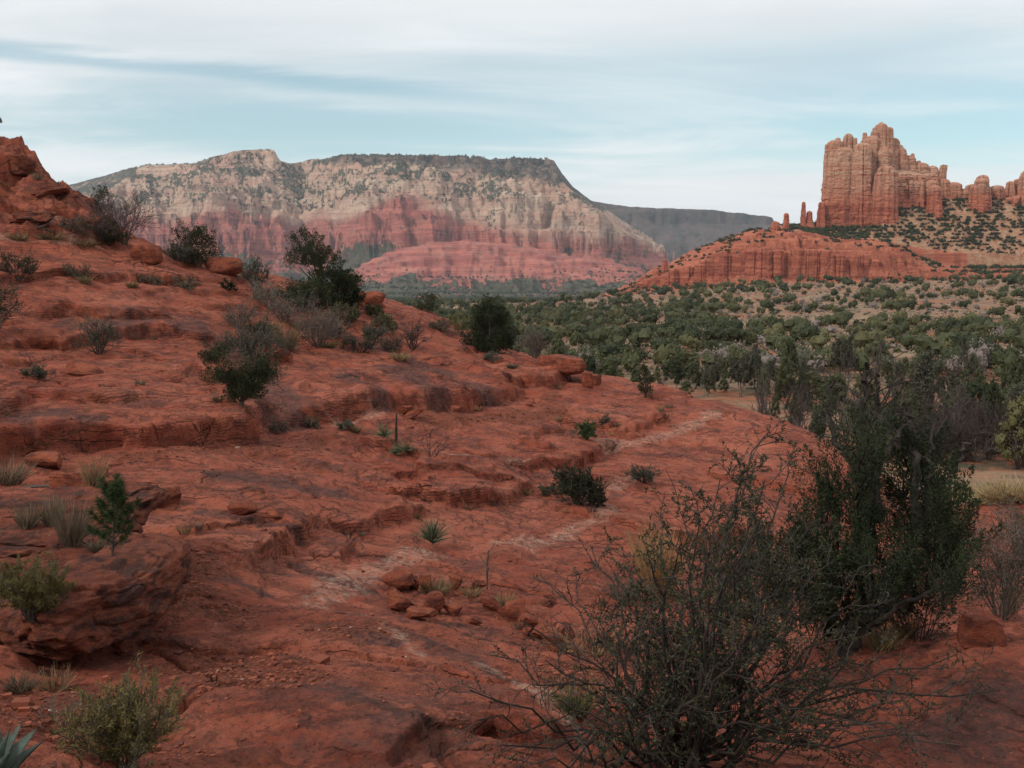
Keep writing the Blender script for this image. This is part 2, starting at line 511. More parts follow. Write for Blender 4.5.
def ground_xyz(x, y, over=False):
    """height of the finished ground (and, with over=True, the horizontal bulge of ledges)"""
    x = np.asarray(x, float).ravel(); y = np.asarray(y, float).ravel()
    r = np.hypot(x, y); th = np.arctan2(x, y)
    rr = np.maximum(r, 0.4)
    z = r * s_base(th, np.log(rr))
    near = 1 - sstep(52, 80, r)
    ox, oy = np.zeros_like(x), np.zeros_like(x)
    k = r < 85
    xk, yk = x[k], y[k]
    n1 = fbm2(xk * 0.22, yk * 0.22, 3, 11)
    n2 = fbm2(xk * 0.7 + n1 * 0.5, yk * 0.7, 3, 23)
    # ledges
    zz = np.zeros(k.sum())
    cx, cy = np.zeros_like(zz), np.zeros_like(zz)
    wx, wy = xk + fbm2(xk * 0.9, yk * 0.9, 3, 71) * 0.35, yk + fbm2(xk * 0.9 + 40, yk * 0.9, 3, 73) * 0.35
    wx, wy = wx + noise2(xk * 4.1, yk * 4.1, 75) * 0.05, wy + noise2(xk * 4.1, yk * 4.1, 77) * 0.05
    for P, h, L, ov, wd in LEDGES:
        lo, hi = P.min(0) - L * 3, P.max(0) + L * 3
        q = (xk > lo[0]) & (xk < hi[0]) & (yk > lo[1]) & (yk < hi[1])
        if not q.any(): continue
        d, t, ln = polyd(wx[q], wy[q], P)
        end = sstep(0, 0.10, t) * sstep(0, 0.10, 1 - t)
        hh = h * end * (0.8 + 0.35 * n2[q])
        wd = max(wd, 0.55 * h)
        tq = np.clip((d + 0.06) / wd, 0, 1)
        qq = 1 - (1 - tq) ** 2.6
        up = hh * qq * np.exp(-np.maximum(d - wd, 0) / L)
        dn = -0.25 * hh * np.exp(-((d + 0.2) / 0.35) ** 2)
        zz[q] += up + dn
        if ov:
            b = 0.85 * ov * end * (0.7 + 0.6 * n1[q]) * np.exp(-((d - 0.10) / (0.20 + 0.4 * wd)) ** 2) * (qq * 1.7 - 0.55)
            rk = np.maximum(np.hypot(xk[q], yk[q]), 1)
            cx[q] -= b * xk[q] / rk; cy[q] -= b * yk[q] / rk
    # bedding: treads and risers following the contour
    zb = z[k] + zz + 0.10 * n1 + 0.05 * n2
    st = sstep(-0.15, 0.35, fbm2(xk * 0.16 + 9, yk * 0.16 - 4, 2, 31))
    for per, amt, sd in ((0.47, 0.55, 0.0), (0.17, 0.65, 0.31), (0.065, 0.75, 0.63)):
        t = zb / per + sd + 0.25 * n2
        f = t - np.floor(t)
        riser = 1 - (1 - np.clip((f - 0.72) / 0.28, 0, 1)) ** 2.6
        dz = (np.floor(t) + riser - t) * per + per * 0.5
        a = amt * (st if per > 0.3 else (1 - 0.6 * st) * sstep(-0.2, 0.4, n2) if per > 0.1 else sstep(-0.25, 0.3, fbm2(xk * 0.5 + 31, yk * 0.5, 3, 35)) * (1 - sstep(22, 34, np.hypot(xk, yk))))
        zz += dz * a * 0.75
        b = 0.16 * (per / 0.47) * np.exp(-((f - 0.78) / 0.10) ** 2) * (riser * 1.8 - 0.6) * a
        rk = np.maximum(np.hypot(xk, yk), 1)
        cx -= b * xk / rk; cy -= b * yk / rk
    # rounded lobes, joints, roughness
    bl = np.abs(noise2(xk * 0.45 + n1 * 0.6, yk * 0.6, 41))
    zz += 0.17 * (bl - 0.3) + 0.06 * n2
    cr = np.abs(noise2(xk * 0.33 + 0.25 * n2, yk * 0.42 + 0.2 * n1, 47))
    crm = sstep(0.05, 0.35, fbm2(xk * 0.3, yk * 0.3, 2, 53))
    zz -= 0.13 * crm * np.exp(-(cr / 0.022) ** 2)
    cr2 = np.abs(noise2(xk * 0.9 + 0.3 * n2 + 7, yk * 1.3, 57))
    zz -= 0.045 * sstep(0.0, 0.4, n2) * np.exp(-(cr2 / 0.03) ** 2)
    n3 = fbm2(xk * 2.6, yk * 2.6, 4, 61, 0.55)
    zz += 0.018 * n3 + 0.020 * fbm2(xk * 11, yk * 11, 3, 67, 0.6)
    # the broken knob on the left skyline is rougher
    kn = sstep(1.2, 2.4, z[k]) * (xk < -8)
    zz += kn * (0.75 * fbm2(xk * 0.8, yk * 0.8, 5, 81, 0.62) + 0.45 * (np.abs(noise2(xk * 0.9, yk * 0.9, 83)) - 0.3))
    z[k] += zz * near[k]
    far = sstep(52, 90, r)
    z += far * (0.8 * fbm2(x * 0.03, y * 0.03, 3, 91) + 0.0045 * np.minimum(r, 600) * fbm2(x * 0.012, y * 0.012, 3, 93))
    if over:
        ox[k] = cx * near[k]; oy[k] = cy * near[k]
        return z, ox, oy
    return z
def gz(x, y):
    return float(ground_xyz(np.array([x]), np.array([y]))[0])
def place(px, py, d=None):
    """a point of the finished ground seen at a pixel"""
    dr = ray(px, py)
    th = math.atan2(dr[0], dr[1]); h = math.hypot(dr[0], dr[1]); sl = dr[2] / h
    r = np.exp(np.linspace(math.log(2.0), math.log(3000), 5000))
    z = ground_xyz(math.sin(th) * r, math.cos(th) * r)
    k = np.nonzero(z / r >= sl)[0]
    if len(k) == 0:
        k = [int(np.argmax((z / r)[:2600]))]       # just above the skyline: stand on the crest
    i = k[0]
    return Vector((math.sin(th) * r[i], math.cos(th) * r[i], z[i]))

def build_ground():
    tmain = np.linspace(-31, 31, 900)
    tl = -31 - np.cumsum(np.linspace(0.1, 2.2, 45)); tl = tl[tl > -86][::-1]
    tr = 31 + np.cumsum(np.linspace(0.1, 2.2, 45)); tr = tr[tr < 86]
    T = np.radians(np.concatenate([tl, tmain, tr]))
    R = np.concatenate([np.exp(np.linspace(math.log(1.2), math.log(3.4), 40, endpoint=False)),
                        np.exp(np.linspace(math.log(3.4), math.log(45), 900, endpoint=False)),
                        np.exp(np.linspace(math.log(45), math.log(900), 260, endpoint=False)),
                        np.exp(np.linspace(math.log(900), math.log(8000), 60))])
    rr, tt = np.meshgrid(R, T, indexing='ij')
    x, y = (np.sin(tt) * rr).ravel(), (np.cos(tt) * rr).ravel()
    z, ox, oy = ground_xyz(x, y, True)
    r = rr.ravel()
    V = np.stack([x + ox, y + oy, z], 1)
    F = grid_faces(len(R), len(T))[:, ::-1]
    far = r > 85
    def nm(L, seed):
        m = np.zeros(len(x)); k = ~far
        m[k] = mask_of(x[k], y[k], L, seed)
        return m
    gr = nm(GRAV, 105)
    # valley soil: behind the crest
    soil = sstep(47, 56, r + 3 * fbm2(x * 0.3, y * 0.3, 3, 111))
    soil = np.maximum(soil, sstep(38, 44, r) * sstep(-7.6, -8.6, z))
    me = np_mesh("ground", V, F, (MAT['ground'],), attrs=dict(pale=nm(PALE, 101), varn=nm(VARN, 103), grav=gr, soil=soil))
    return tag(link("ground", me), kind='structure', label='red slickrock slope falling to a scrub covered valley')

# ------------------------------------------------------------------ rock colours
MAT = {}
def mat_ground():
    b = NB("slickrock_and_soil")
    P = b.pos()
    wrp = b.n('ShaderNodeVectorMath', operation='ADD')
    nz = b.n('ShaderNodeVectorMath', operation='SCALE')
    b.set(nz.inputs[0], b.noise(P, 0.8, 4, 0.6, 0.0, True)); nz.inputs['Scale'].default_value = 0.9
    b.set(wrp.inputs[0], P); b.set(wrp.inputs[1], nz.outputs[0])
    W = wrp.outputs[0]
    flat = b.map(W, (1, 1, 2.4))
    big = b.noise(flat, 0.30, 5, 0.62, 0.4)
    mid = b.noise(flat, 1.5, 8, 0.70, 0.3)
    fine = b.noise(P, 11, 6, 0.72)
    strk = b.noise(b.map(W, (0.40, 1.5, 5.0), rot=(0, 0, 0.35)), 1.1, 8, 0.68, 0.5)
    c = b.mix(b.rng(big, 0.3, 0.7), (0.238, 0.053, 0.030), (0.320, 0.085, 0.048))
    c = b.mix(b.rng(mid, 0.42, 0.66, 0, 0.85), c, (0.395, 0.120, 0.069))
    c = b.mix(b.rng(b.noise(b.map(W, loc=(21, 5, 0)), 0.45, 7, 0.66, 0.2), 0.52, 0.66, 0, 0.55), c, (0.415, 0.138, 0.086))
    # desert varnish and water stains: dark purplish brown films
    v = b.math('MAXIMUM', b.math('MULTIPLY', b.attr('varn'), 1.0), b.rng(strk, 0.49, 0.62, 0, 0.72))
    v = b.math('MULTIPLY', v, b.rng(fine, 0.30, 0.58, 0.30, 1.0))
    c = b.mix(v, c, (0.088, 0.043, 0.037))
    spot = b.rng(b.noise(W, 3.2, 8, 0.78, 0.2), 0.51, 0.62, 0, 0.55)
    c = b.mix(spot, c, (0.098, 0.036, 0.026))
    c = b.mix(b.rng(fine, 0.52, 0.70, 0, 0.5), c, (0.300, 0.080, 0.040))
    # partings between thin beds: broken dark level lines, with flake shadows painted into the colour
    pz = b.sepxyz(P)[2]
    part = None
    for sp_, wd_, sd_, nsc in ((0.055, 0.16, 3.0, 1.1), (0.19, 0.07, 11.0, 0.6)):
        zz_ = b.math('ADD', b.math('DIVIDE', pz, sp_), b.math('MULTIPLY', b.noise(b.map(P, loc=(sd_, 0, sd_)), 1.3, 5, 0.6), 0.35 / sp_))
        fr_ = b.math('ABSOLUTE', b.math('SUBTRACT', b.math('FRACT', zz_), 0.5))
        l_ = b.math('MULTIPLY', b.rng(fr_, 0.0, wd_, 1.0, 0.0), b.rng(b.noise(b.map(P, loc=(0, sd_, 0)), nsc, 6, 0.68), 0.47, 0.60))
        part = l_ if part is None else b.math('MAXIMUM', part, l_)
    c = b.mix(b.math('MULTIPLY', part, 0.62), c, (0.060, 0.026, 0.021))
    # black lichen specks and pale lichen
    c = b.mix(b.rng(b.noise(P, 30, 3, 0.6), 0.58, 0.66, 0, 0.65), c, (0.050, 0.026, 0.022))
    c = b.mix(b.rng(b.noise(b.map(P, loc=(9, 3, 1)), 7, 6, 0.78), 0.68, 0.74, 0, 0.55), c, (0.46, 0.29, 0.21))
    # orange sandy dust in the hollows
    du = b.rng(b.noise(b.map(W, loc=(4, 8, 0)), 0.7, 6, 0.65, 0.3), 0.54, 0.70, 0, 0.6)
    du = b.math('MULTIPLY', du, b.rng(fine, 0.35, 0.55, 0.3, 1.0))
    c = b.mix(du, c, (0.335, 0.092, 0.042))
    # thin joints
    ck = b.vor(b.map(W, (0.55, 0.95, 1.5)), 0.8, 'DISTANCE_TO_EDGE')
    ckm = b.math('MULTIPLY', b.rng(ck, 0.0, 0.016, 1.0, 0.0), b.rng(b.noise(b.map(P, loc=(2, 2, 2)), 0.5, 4, 0.6), 0.47, 0.60))
    c = b.mix(b.math('MULTIPLY', ckm, 0.85), c, (0.035, 0.016, 0.013))
    # pale mineral streaks
    pl = b.math('MULTIPLY', b.attr('pale'), b.rng(b.noise(b.map(P, (1, 1.2, 1)), 11, 8, 0.8), 0.40, 0.62))
    c = b.mix(b.math('MULTIPLY', pl, 0.62), c, (0.50, 0.33, 0.245))
    # gravel and dirt
    g = b.attr('grav')
    gc = b.mix(b.rng(b.noise(P, 24, 5, 0.75), 0.40, 0.62), (0.105, 0.034, 0.022), (0.27, 0.075, 0.038))
    c = b.mix(b.math('MULTIPLY', g, 0.8), c, gc)
    # valley soil: tan dry grass, grey brush litter and red earth
    sn = b.noise(P, 0.035, 6, 0.65, 0.3)
    sn2 = b.noise(b.map(P, loc=(50, 20, 0)), 0.30, 7, 0.72)
    sc = b.mix(b.rng(sn, 0.44, 0.58), (0.30, 0.185, 0.118), (0.33, 0.108, 0.054))
    sc = b.mix(b.rng(sn2, 0.44, 0.60, 0, 0.8), sc, (0.135, 0.100, 0.070))
    sc = b.mix(b.rng(b.noise(P, 0.9, 6, 0.75), 0.50, 0.66, 0, 0.75), sc, (0.34, 0.235, 0.14))
    sc = b.mix(b.rng(b.noise(b.map(P, loc=(7, 0, 0)), 0.16, 7, 0.75), 0.52, 0.60, 0, 0.85), sc, (0.075, 0.078, 0.048))
    far = b.rng(b.math('MAXIMUM', b.sepxyz(P)[1], 0.0), 700, 1700)
    scf = b.mix(b.rng(b.noise(P, 0.012, 8, 0.7), 0.36, 0.56), (0.030, 0.048, 0.026), (0.12, 0.068, 0.044))
    sc = b.mix(far, sc, scf)
    c = b.mix(b.attr('soil'), c, sc)
    b.color(c)
    h = b.math('ADD', b.noise(flat, 3.5, 10, 0.74, 0.3), b.math('MULTIPLY', fine, 0.55))
    h = b.math('ADD', h, b.math('MULTIPLY', b.noise(P, 45, 4, 0.7), 0.16))
    h = b.math('SUBTRACT', h, b.math('MULTIPLY', ckm, 0.6))
    h = b.math('SUBTRACT', h, b.math('MULTIPLY', part, 0.5))
    h = b.math('SUBTRACT', h, b.math('MULTIPLY', spot, 0.35))
    b.bump(h, 1.0, 0.075)
    b.b.inputs['Roughness'].default_value = 0.93
    return b.m
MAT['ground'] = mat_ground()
def mat_rock(name, base, light, dark, pale_amt=0.35, lichen=0.5):
    b = NB(name)
    P = b.objpos()
    rnd = b.n('ShaderNodeObjectInfo').outputs['Random']
    off = b.n('ShaderNodeCombineXYZ')
    b.set(off.inputs[0], b.math('MULTIPLY', rnd, 40)); b.set(off.inputs[1], b.math('MULTIPLY', rnd, 17))
    ad = b.n('ShaderNodeVectorMath', operation='ADD')
    b.set(ad.inputs[0], P); b.set(ad.inputs[1], off.outputs[0])
    P = ad.outputs[0]
    c = b.mix(b.rng(b.noise(P, 2.2, 6, 0.65, 0.4), 0.35, 0.65), base, light)
    c = b.mix(b.rng(b.noise(b.map(P, (1, 1, 3), loc=(3, 1, 2)), 3.0, 7, 0.7, 0.5), 0.46, 0.60, 0, 0.9), c, dark)
    c = b.mix(b.rng(b.noise(P, 9, 6, 0.75), 0.52, 0.64, 0, 0.6), c, dark)
    c = b.mix(b.rng(b.noise(P, 22, 4, 0.65), 0.58, 0.68, 0, lichen), c, (0.055, 0.035, 0.032))
    c = b.mix(b.rng(b.noise(b.map(P, loc=(1, 7, 3)), 8, 5, 0.75), 0.68, 0.73, 0, pale_amt), c, (0.50, 0.36, 0.30))
    b.color(c)
    h = b.math('ADD', b.noise(b.map(P, (1, 1, 2.5)), 6, 8, 0.72, 0.3), b.math('MULTIPLY', b.noise(P, 40, 3, 0.7), 0.3))
    b.bump(b.math('ADD', h, b.math('MULTIPLY', b.noise(P, 15, 6, 0.75), 0.6)), 1.0, 0.075)
    return b.m
MAT['boulder'] = mat_rock("red_boulder_rock", (0.235, 0.056, 0.029), (0.34, 0.098, 0.050), (0.120, 0.036, 0.025), 0.2, 0.35)
MAT['crust'] = mat_rock("weathered_rock", (0.175, 0.046, 0.027), (0.27, 0.078, 0.042), (0.060, 0.027, 0.022), 0.85, 0.9)
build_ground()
# ================================================================== FAR LANDFORMS
def interp_px(tab):
    a = np.array(tab, float)
    return lambda px: np.interp(px, a[:, 0], a[:, 1])
HOR = 384 - FPX * math.tan(PITCH)          # image row of the horizon

def mat_far(name):
    """layered far rock; masks (geology) come with the mesh: tan 0..1, veg 0..1"""
    b = NB(name)
    P = b.pos()
    return b, P

def mat_mesa():
    b = NB("mesa_rock")
    P = b.pos()
    zc = b.sepxyz(P)[2]
    red = b.mix(b.rng(b.noise(b.map(P, (0.003, 0.003, 0.075)), 1.0, 7, 0.75, 0.2), 0.40, 0.60), (0.52, 0.170, 0.122), (0.33, 0.090, 0.070))
    red = b.mix(b.rng(b.noise(b.map(P, (0.02, 0.02, 0.015)), 1.0, 7, 0.7), 0.48, 0.68, 0, 0.6), red, (0.50, 0.23, 0.17))
    tan = b.mix(b.rng(b.noise(b.map(P, (0.004, 0.004, 0.03)), 1.0, 6, 0.65, 0.3), 0.36, 0.64), (0.60, 0.42, 0.305), (0.53, 0.305, 0.220))
    tan = b.mix(b.rng(b.noise(b.map(P, (0.02, 0.02, 0.02)), 1.0, 6, 0.7), 0.48, 0.68, 0, 0.6), tan, (0.36, 0.270, 0.205))
    c = b.mix(b.attr('tan'), red, tan)
    ln_ = b.rng(b.noise(b.map(P, (0.005, 0.005, 0.13), loc=(5, 5, 5)), 1.0, 5, 0.7, 0.1), 0.50, 0.60, 0, 0.34)
    c = b.mix(ln_, c, (0.20, 0.105, 0.085))
    c = b.mix(b.rng(b.noise(b.map(P, (0.016, 0.016, 0.016), loc=(1, 2, 3)), 1.0, 8, 0.75, 0.3), 0.52, 0.62, 0, 0.38), c, (0.17, 0.110, 0.090))
    vn = b.math('ADD', b.math('MULTIPLY', b.noise(P, 0.010, 8, 0.72, 0.4), 1.0), b.math('MULTIPLY', b.math('SUBTRACT', b.noise(P, 0.05, 5, 0.75), 0.5), 0.8))
    vf = b.vor(P, 0.07)
    vm = b.math('MULTIPLY', b.attr('veg'), 1.0)
    vm = b.rng(b.math('ADD', b.math('ADD', vm, b.math('MULTIPLY', b.math('SUBTRACT', vn, 0.5), 1.9)), b.math('MULTIPLY', b.math('SUBTRACT', 0.5, vf), 0.4)), 0.42, 0.52)
    c = b.mix(b.math('MULTIPLY', vm, 0.9), c, b.mix(b.rng(b.noise(P, 0.05, 3, 0.6), 0.35, 0.65), (0.034, 0.054, 0.032), (0.080, 0.092, 0.056)))
    c = b.mix(b.attr('dark'), c, (0.060, 0.055, 0.048))
    b.color(c)
    b.bump(b.math('ADD', b.noise(b.map(P, (0.03, 0.03, 0.05)), 1.0, 7, 0.72), b.math('MULTIPLY', vm, 0.25)), 1.0, 14.0)
    return b.m
MAT['mesa'] = mat_mesa()

def prof(f, tab):
    a = np.array(tab, float)
    return np.interp(f, a[:, 0], a[:, 1])

def build_mesa():
    Y0 = 3700.0
    PX = np.linspace(40, 720, 760)
    YY = np.concatenate([np.linspace(2500, 3250, 70, endpoint=False), np.linspace(3250, 4750, 420, endpoint=False), np.linspace(4750, 6500, 25)])
    pxg, yg = np.meshgrid(PX, YY, indexing='xy')       # rows: y
    x = ((pxg - 512) / FPX * 3950).ravel(); y = yg.ravel()
    px = pxg.ravel()
    # spurs and alcoves of the front
    xw = x + 60 * fbm2(x / 300, y / 200, 3, 199)
    wob = (170 * ridged2(xw / 560 + 3.1, y / 900, 2, 201) + 125 * ridged2(xw / 210, y / 420, 3, 203) + 20 * ridged2(xw / 85, y / 90, 3, 205) + 8 * fbm2(x / 30, y / 30, 4, 207))
    # front edge by bearing: the big tan prow near px 400, the recess near px 310
    edge = interp_px([(40, 3900), (110, 3760), (150, 3700), (200, 3640), (250, 3560), (285, 3600), (305, 3760), (330, 3720), (365, 3600), (400, 3520), (440, 3560), (480, 3600),
                      (520, 3560), (560, 3580), (600, 3640), (630, 3800), (660, 4100), (720, 4700)])(px)
    f = (y - edge) + wob * 0.9 - 60
    # the right end steps down
    fr = (interp_px([(0, 640), (300, 640), (720, 640)])(px) - px) / FPX * 3950 + 0.5 * wob
    fr = fr * 1.15
    f = -np.log(np.exp(-f / 60.0) + np.exp(-fr / 60.0)) * 60.0
    hardn = fbm2(x / 240, y / 240, 3, 209)
    tab = [(-1500, -34), (-700, -30), (-300, 10), (-60, 92), (0, 120), (34, 200), (62, 214), (90, 262), (130, 280), (152, 318), (195, 336), (222, 372), (265, 392), (285, 418), (335, 436), (350, 452), (400, 466), (430, 478), (445, 506), (470, 516), (520, 640), (3000, 660)]
    z = prof(f + 22 * hardn, tab)
    for _ in range(2):
        f = f * 1.0
        fz = f + 46 * fbm3(x / 95, y / 95, z / 48, 4, 241, 0.6) + 52 * (np.abs(noise3(x / 62, y / 62, z / 46, 243)) - 0.3)
        z = prof(fz + 22 * hardn, tab)
    f = fz
    soft = prof(f + 30 * hardn, [(-1500, -34), (-700, -30), (-300, 10), (-60, 92), (0, 130), (60, 250), (130, 320), (250, 395), (400, 466), (450, 505), (520, 640), (3000, 660)])
    mb = sstep(-0.25, 0.35, fbm2(x / 120 + 11, y / 120, 3, 211))
    z = z * (1 - 0.45 * mb) + soft * 0.45 * mb
    z = z + sstep(200, 330, z) * (16 * ridged2(x / 60, y / 60, 3, 213) + 9 * fbm2(x / 22, y / 22, 3, 215))
    # skyline by bearing
    top = interp_px([(40, 200), (85, 197), (100, 191), (120, 184), (140, 172), (150, 168), (212, 166), (218, 161), (236, 156), (255, 152), (274, 150), (283, 153), (290, 162), (300, 163), (318, 160), (322, 158), (400, 159), (470, 159), (545, 161),
                     (553, 164), (560, 176), (572, 190), (590, 203), (606, 212), (640, 240), (720, 300)])
    tpx = 512 + x / (y) * FPX
    zt = (HOR - top(tpx)) / FPX * np.clip(y, 3300, 4000) + 3.0 * fbm2(x / 40, y / 40, 2, 219)
    over = z - zt
    z = np.where(over > 0, zt + 0.02 * over, z)
    # the layered red apron in front
    atop = interp_px([(300, 300), (335, 286), (352, 272), (370, 262), (400, 250), (430, 244), (470, 241), (520, 247), (560, 255), (600, 262), (635, 268), (650, 285), (720, 310)])(px + 6 * fbm2(x / 90, y / 90, 2, 221))
    za = (HOR - atop) / FPX * 3350
    g = (y - 3050) + 70 * fbm2(x / 260, y / 300, 3, 223) + 32 * ridged2(x / 90, y / 200, 2, 225)
    fa = np.clip(g / 330.0, 0, 1.0)
    pa = prof(fa, [(0, -0.25), (0.25, 0.06), (0.30, 0.28), (0.44, 0.36), (0.47, 0.50), (0.60, 0.58), (0.63, 0.70), (0.76, 0.80), (0.79, 0.90), (1.0, 1.0)])
    zap = -25 + (za + 25) * np.clip(pa, 0, 1)
    zap = np.where(za > -20, zap, -60)
    apron = zap > z
    z = np.maximum(z, zap)
    z += 5 * fbm2(x / 60, y / 60, 3, 227) * sstep(-40, 30, z)
    # bedding in the cliffs
    t = z / 17.0 + 0.3 * fbm2(x / 300, y / 300, 2, 229)
    fr_ = t - np.floor(t)
    z += (np.floor(t) + sstep(0.55, 0.98, fr_) - t + 0.5) * 17.0 * 0.6 * (z < zt - 12) * sstep(-0.3, 0.3, fbm2(x / 140, y / 140, 3, 237) + 0.5 * sstep(230, 120, z))
    Z = z.reshape(pxg.shape)
    # masks
    gx = np.gradient(Z, axis=1) / np.gradient(x.reshape(pxg.shape), axis=1)
    gy = np.gradient(Z, axis=0) / np.gradient(yg, axis=0)
    slope = np.hypot(gx, gy).ravel()
    n = fbm2(x / 130, z / 60, 4, 231); n2 = fbm2(x / 45, z / 30 + y / 90, 3, 233)
    zline = interp_px([(60, 290), (200, 270), (300, 255), (350, 255), (400, 330), (440, 290), (470, 225), (560, 175), (660, 180)])(px)
    tan = sstep(-20, 20, z - zline + 46 * n + 20 * n2)
    tan = np.where(apron & (z < 170), 0.0, tan)
    veg = 0.20 + 0.17 * sstep(-30, 40, z - zline) + 0.33 * sstep(1.25, 0.40, slope) * sstep(40, 200, z) + 0.34 * fbm2(x / 190 + 5, z / 70 + y / 400, 4, 235)
    zn_ = z + 30 * n + 14 * n2
    veg += 0.5 * np.where(apron, sstep(55, 12, zn_), sstep(110, 30, zn_)) + 0.10 * sstep(0.9, 0.3, slope) * apron
    veg -= 0.30 * apron * sstep(20, 45, zn_)
    veg -= 0.30 * sstep(150, 200, z) * sstep(330, 280, z) * sstep(0.5, 1.0, slope)
    veg += 0.65 * np.exp(-((px - 368) / 34) ** 2) * sstep(185, 140, z) * ~apron + 0.4 * np.exp(-((px - 235) / 30) ** 2) * sstep(150, 110, z)
    dark = sstep(-26, -8, z - zt) * sstep(0.9, 0.4, slope) * 0.85
    dark = np.maximum(dark, sstep(interp_px([(60, 900), (318, 900), (335, 492), (400, 470), (450, 452), (500, 428), (550, 395), (590, 355), (640, 320)])(px) - 14, interp_px([(60, 900), (318, 900), (335, 492), (400, 470), (450, 452), (500, 428), (550, 395), (590, 355), (640, 320)])(px) + 14, z + 16 * n2) * (0.92 - 0.25 * sstep(0.8, 2.0, slope)))
    V = np.stack([x * y / 3950, y, z], 1)      # fan out with distance, as the bearings do
    global MESA_TOP, MESA_GRID
    MESA_GRID = (PX, YY, V.reshape(len(YY), len(PX), 3))
    E = Z / yg; E[yg > 4300] = -1
    k_ = E.argmax(0)
    MESA_TOP = [(V.reshape(len(YY), len(PX), 3)[k_[j], j]) for j in range(len(PX))]
    me = np_mesh("mesa", V, grid_faces(len(YY), len(PX)), (MAT['mesa'],), attrs=dict(tan=tan, veg=np.clip(veg, 0, 1), dark=dark))
    tag(link("mesa", me), kind='structure', label='long flat topped tan and red mesa on the horizon')
build_mesa()

def mat_ridge():
    b = NB("ridge_rock")
    P = b.pos()
    c = b.mix(b.rng(b.noise(b.map(P, (0.010, 0.010, 0.004)), 1.0, 6, 0.7), 0.35, 0.65), (0.165, 0.112, 0.098), (0.085, 0.072, 0.062))
    c = b.mix(b.rng(b.noise(P, 0.02, 6, 0.75), 0.5, 0.62, 0, 0.8), c, (0.045, 0.052, 0.040))
    c = b.mix(b.attr('veg'), c, (0.034, 0.044, 0.030))
    b.color(c)
    b.bump(b.noise(b.map(P, (0.02, 0.02, 0.03)), 1.0, 7, 0.72), 1.0, 20.0)
    return b.m
MAT['ridge'] = mat_ridge()
def build_ridge():
    PX = np.linspace(520, 840, 330)
    YY = np.concatenate([np.linspace(3700, 5000, 90, endpoint=False), np.linspace(5000, 5700, 150), np.linspace(5720, 7500, 14)])
    pxg, yg = np.meshgrid(PX, YY, indexing='xy')
    px, y = pxg.ravel(), yg.ravel()
    x = (px - 512) / FPX * 5300
    top = interp_px([(520, 200), (580, 203), (600, 206), (640, 211), (700, 213), (740, 217), (769, 221), (772, 226), (774, 236), (800, 250), (840, 262)])(px)
    zt = (HOR - top) / FPX * 5600
    wob = 130 * ridged2(x / 420, y / 900, 3, 301) + 35 * ridged2(x / 120, y / 300, 2, 303)
    f = (y - 5150) + wob * 0.8
    z = prof(f, [(-1500, -30), (-700, 0), (-250, 95), (0, 180), (60, 235), (250, 320), (330, 350), (352, 420), (380, 445), (420, 600), (3000, 600)])
    over = z - zt
    z = np.where(over > 0, zt + 0.01 * over + 2 * fbm2(x / 30, y / 30, 2, 305), z)
    z += 6 * fbm2(x / 60, y / 60, 3, 307)
    veg = sstep(210, 130, z + 40 * fbm2(x / 150, y / 150, 3, 309)) * 0.9
    V = np.stack([x * y / 5300, y, z], 1)
    me = np_mesh("ridge", V, grid_faces(len(YY), len(PX)), (MAT['ridge'],), attrs=dict(veg=veg))
    tag(link("ridge", me), kind='structure', label='dark scrub covered ridge running behind the mesa end')
build_ridge()

# ------------------------------------------------------------------ the red butte on the right
BY = 950.0                                  # its distance
BK = BY / FPX                               # metres per pixel there
def mat_butte():
    b = NB("butte_rock")
    P = b.pos()
    zc = b.sepxyz(P)[2]
    lay = b.noise(b.map(P, (0.012, 0.012, 0.20)), 1.0, 7, 0.72, 0.25)
    c = b.mix(b.rng(lay, 0.42, 0.62), (0.60, 0.198, 0.114), (0.40, 0.110, 0.065))
    c = b.mix(b.rng(b.noise(b.map(P, (0.09, 0.09, 0.03)), 1.0, 7, 0.72, 0.5), 0.52, 0.68, 0, 0.5), c, (0.19, 0.060, 0.042))
    c = b.mix(b.rng(b.noise(P, 0.12, 6, 0.72), 0.55, 0.72, 0, 0.5), c, (0.42, 0.165, 0.100))
    c = b.mix(b.rng(b.noise(b.map(P, (0.22, 0.22, 0.022), loc=(3, 3, 0)), 1.0, 6, 0.7, 0.3), 0.56, 0.66, 0, 0.42), c, (0.25, 0.075, 0.050))
    # pale cream beds higher up
    up = b.rng(b.math('ADD', zc, b.math('MULTIPLY', b.math('SUBTRACT', b.noise(P, 0.02, 4, 0.6), 0.5), 60)), 78, 114, 0, 0.78)
    cream = b.mix(b.rng(b.noise(b.map(P, (0.006, 0.006, 0.30), loc=(0, 0, 3)), 1.0, 5, 0.7), 0.40, 0.60), (0.68, 0.45, 0.31), (0.58, 0.265, 0.170))
    c = b.mix(up, c, cream)
    c = b.mix(b.rng(b.noise(b.map(P, (0.10, 0.10, 0.05), loc=(8, 0, 2)), 1.0, 7, 0.74, 0.2), 0.55, 0.64, 0, 0.35), c, (0.28, 0.095, 0.062))
    c = b.mix(b.attr('talus'), c, b.mix(b.rng(b.noise(P, 0.25, 6, 0.75), 0.4, 0.62), (0.56, 0.37, 0.235), (0.46, 0.20, 0.115)))
    b.color(c)
    h = b.math('ADD', b.noise(b.map(P, (0.15, 0.15, 0.5)), 1.0, 7, 0.72), b.math('MULTIPLY', lay, 0.8))
    b.bump(b.math('ADD', h, b.math('MULTIPLY', b.noise(P, 0.35, 6, 0.75), 1.0)), 1.0, 3.2)
    return b.m
MAT['butte'] = mat_butte()
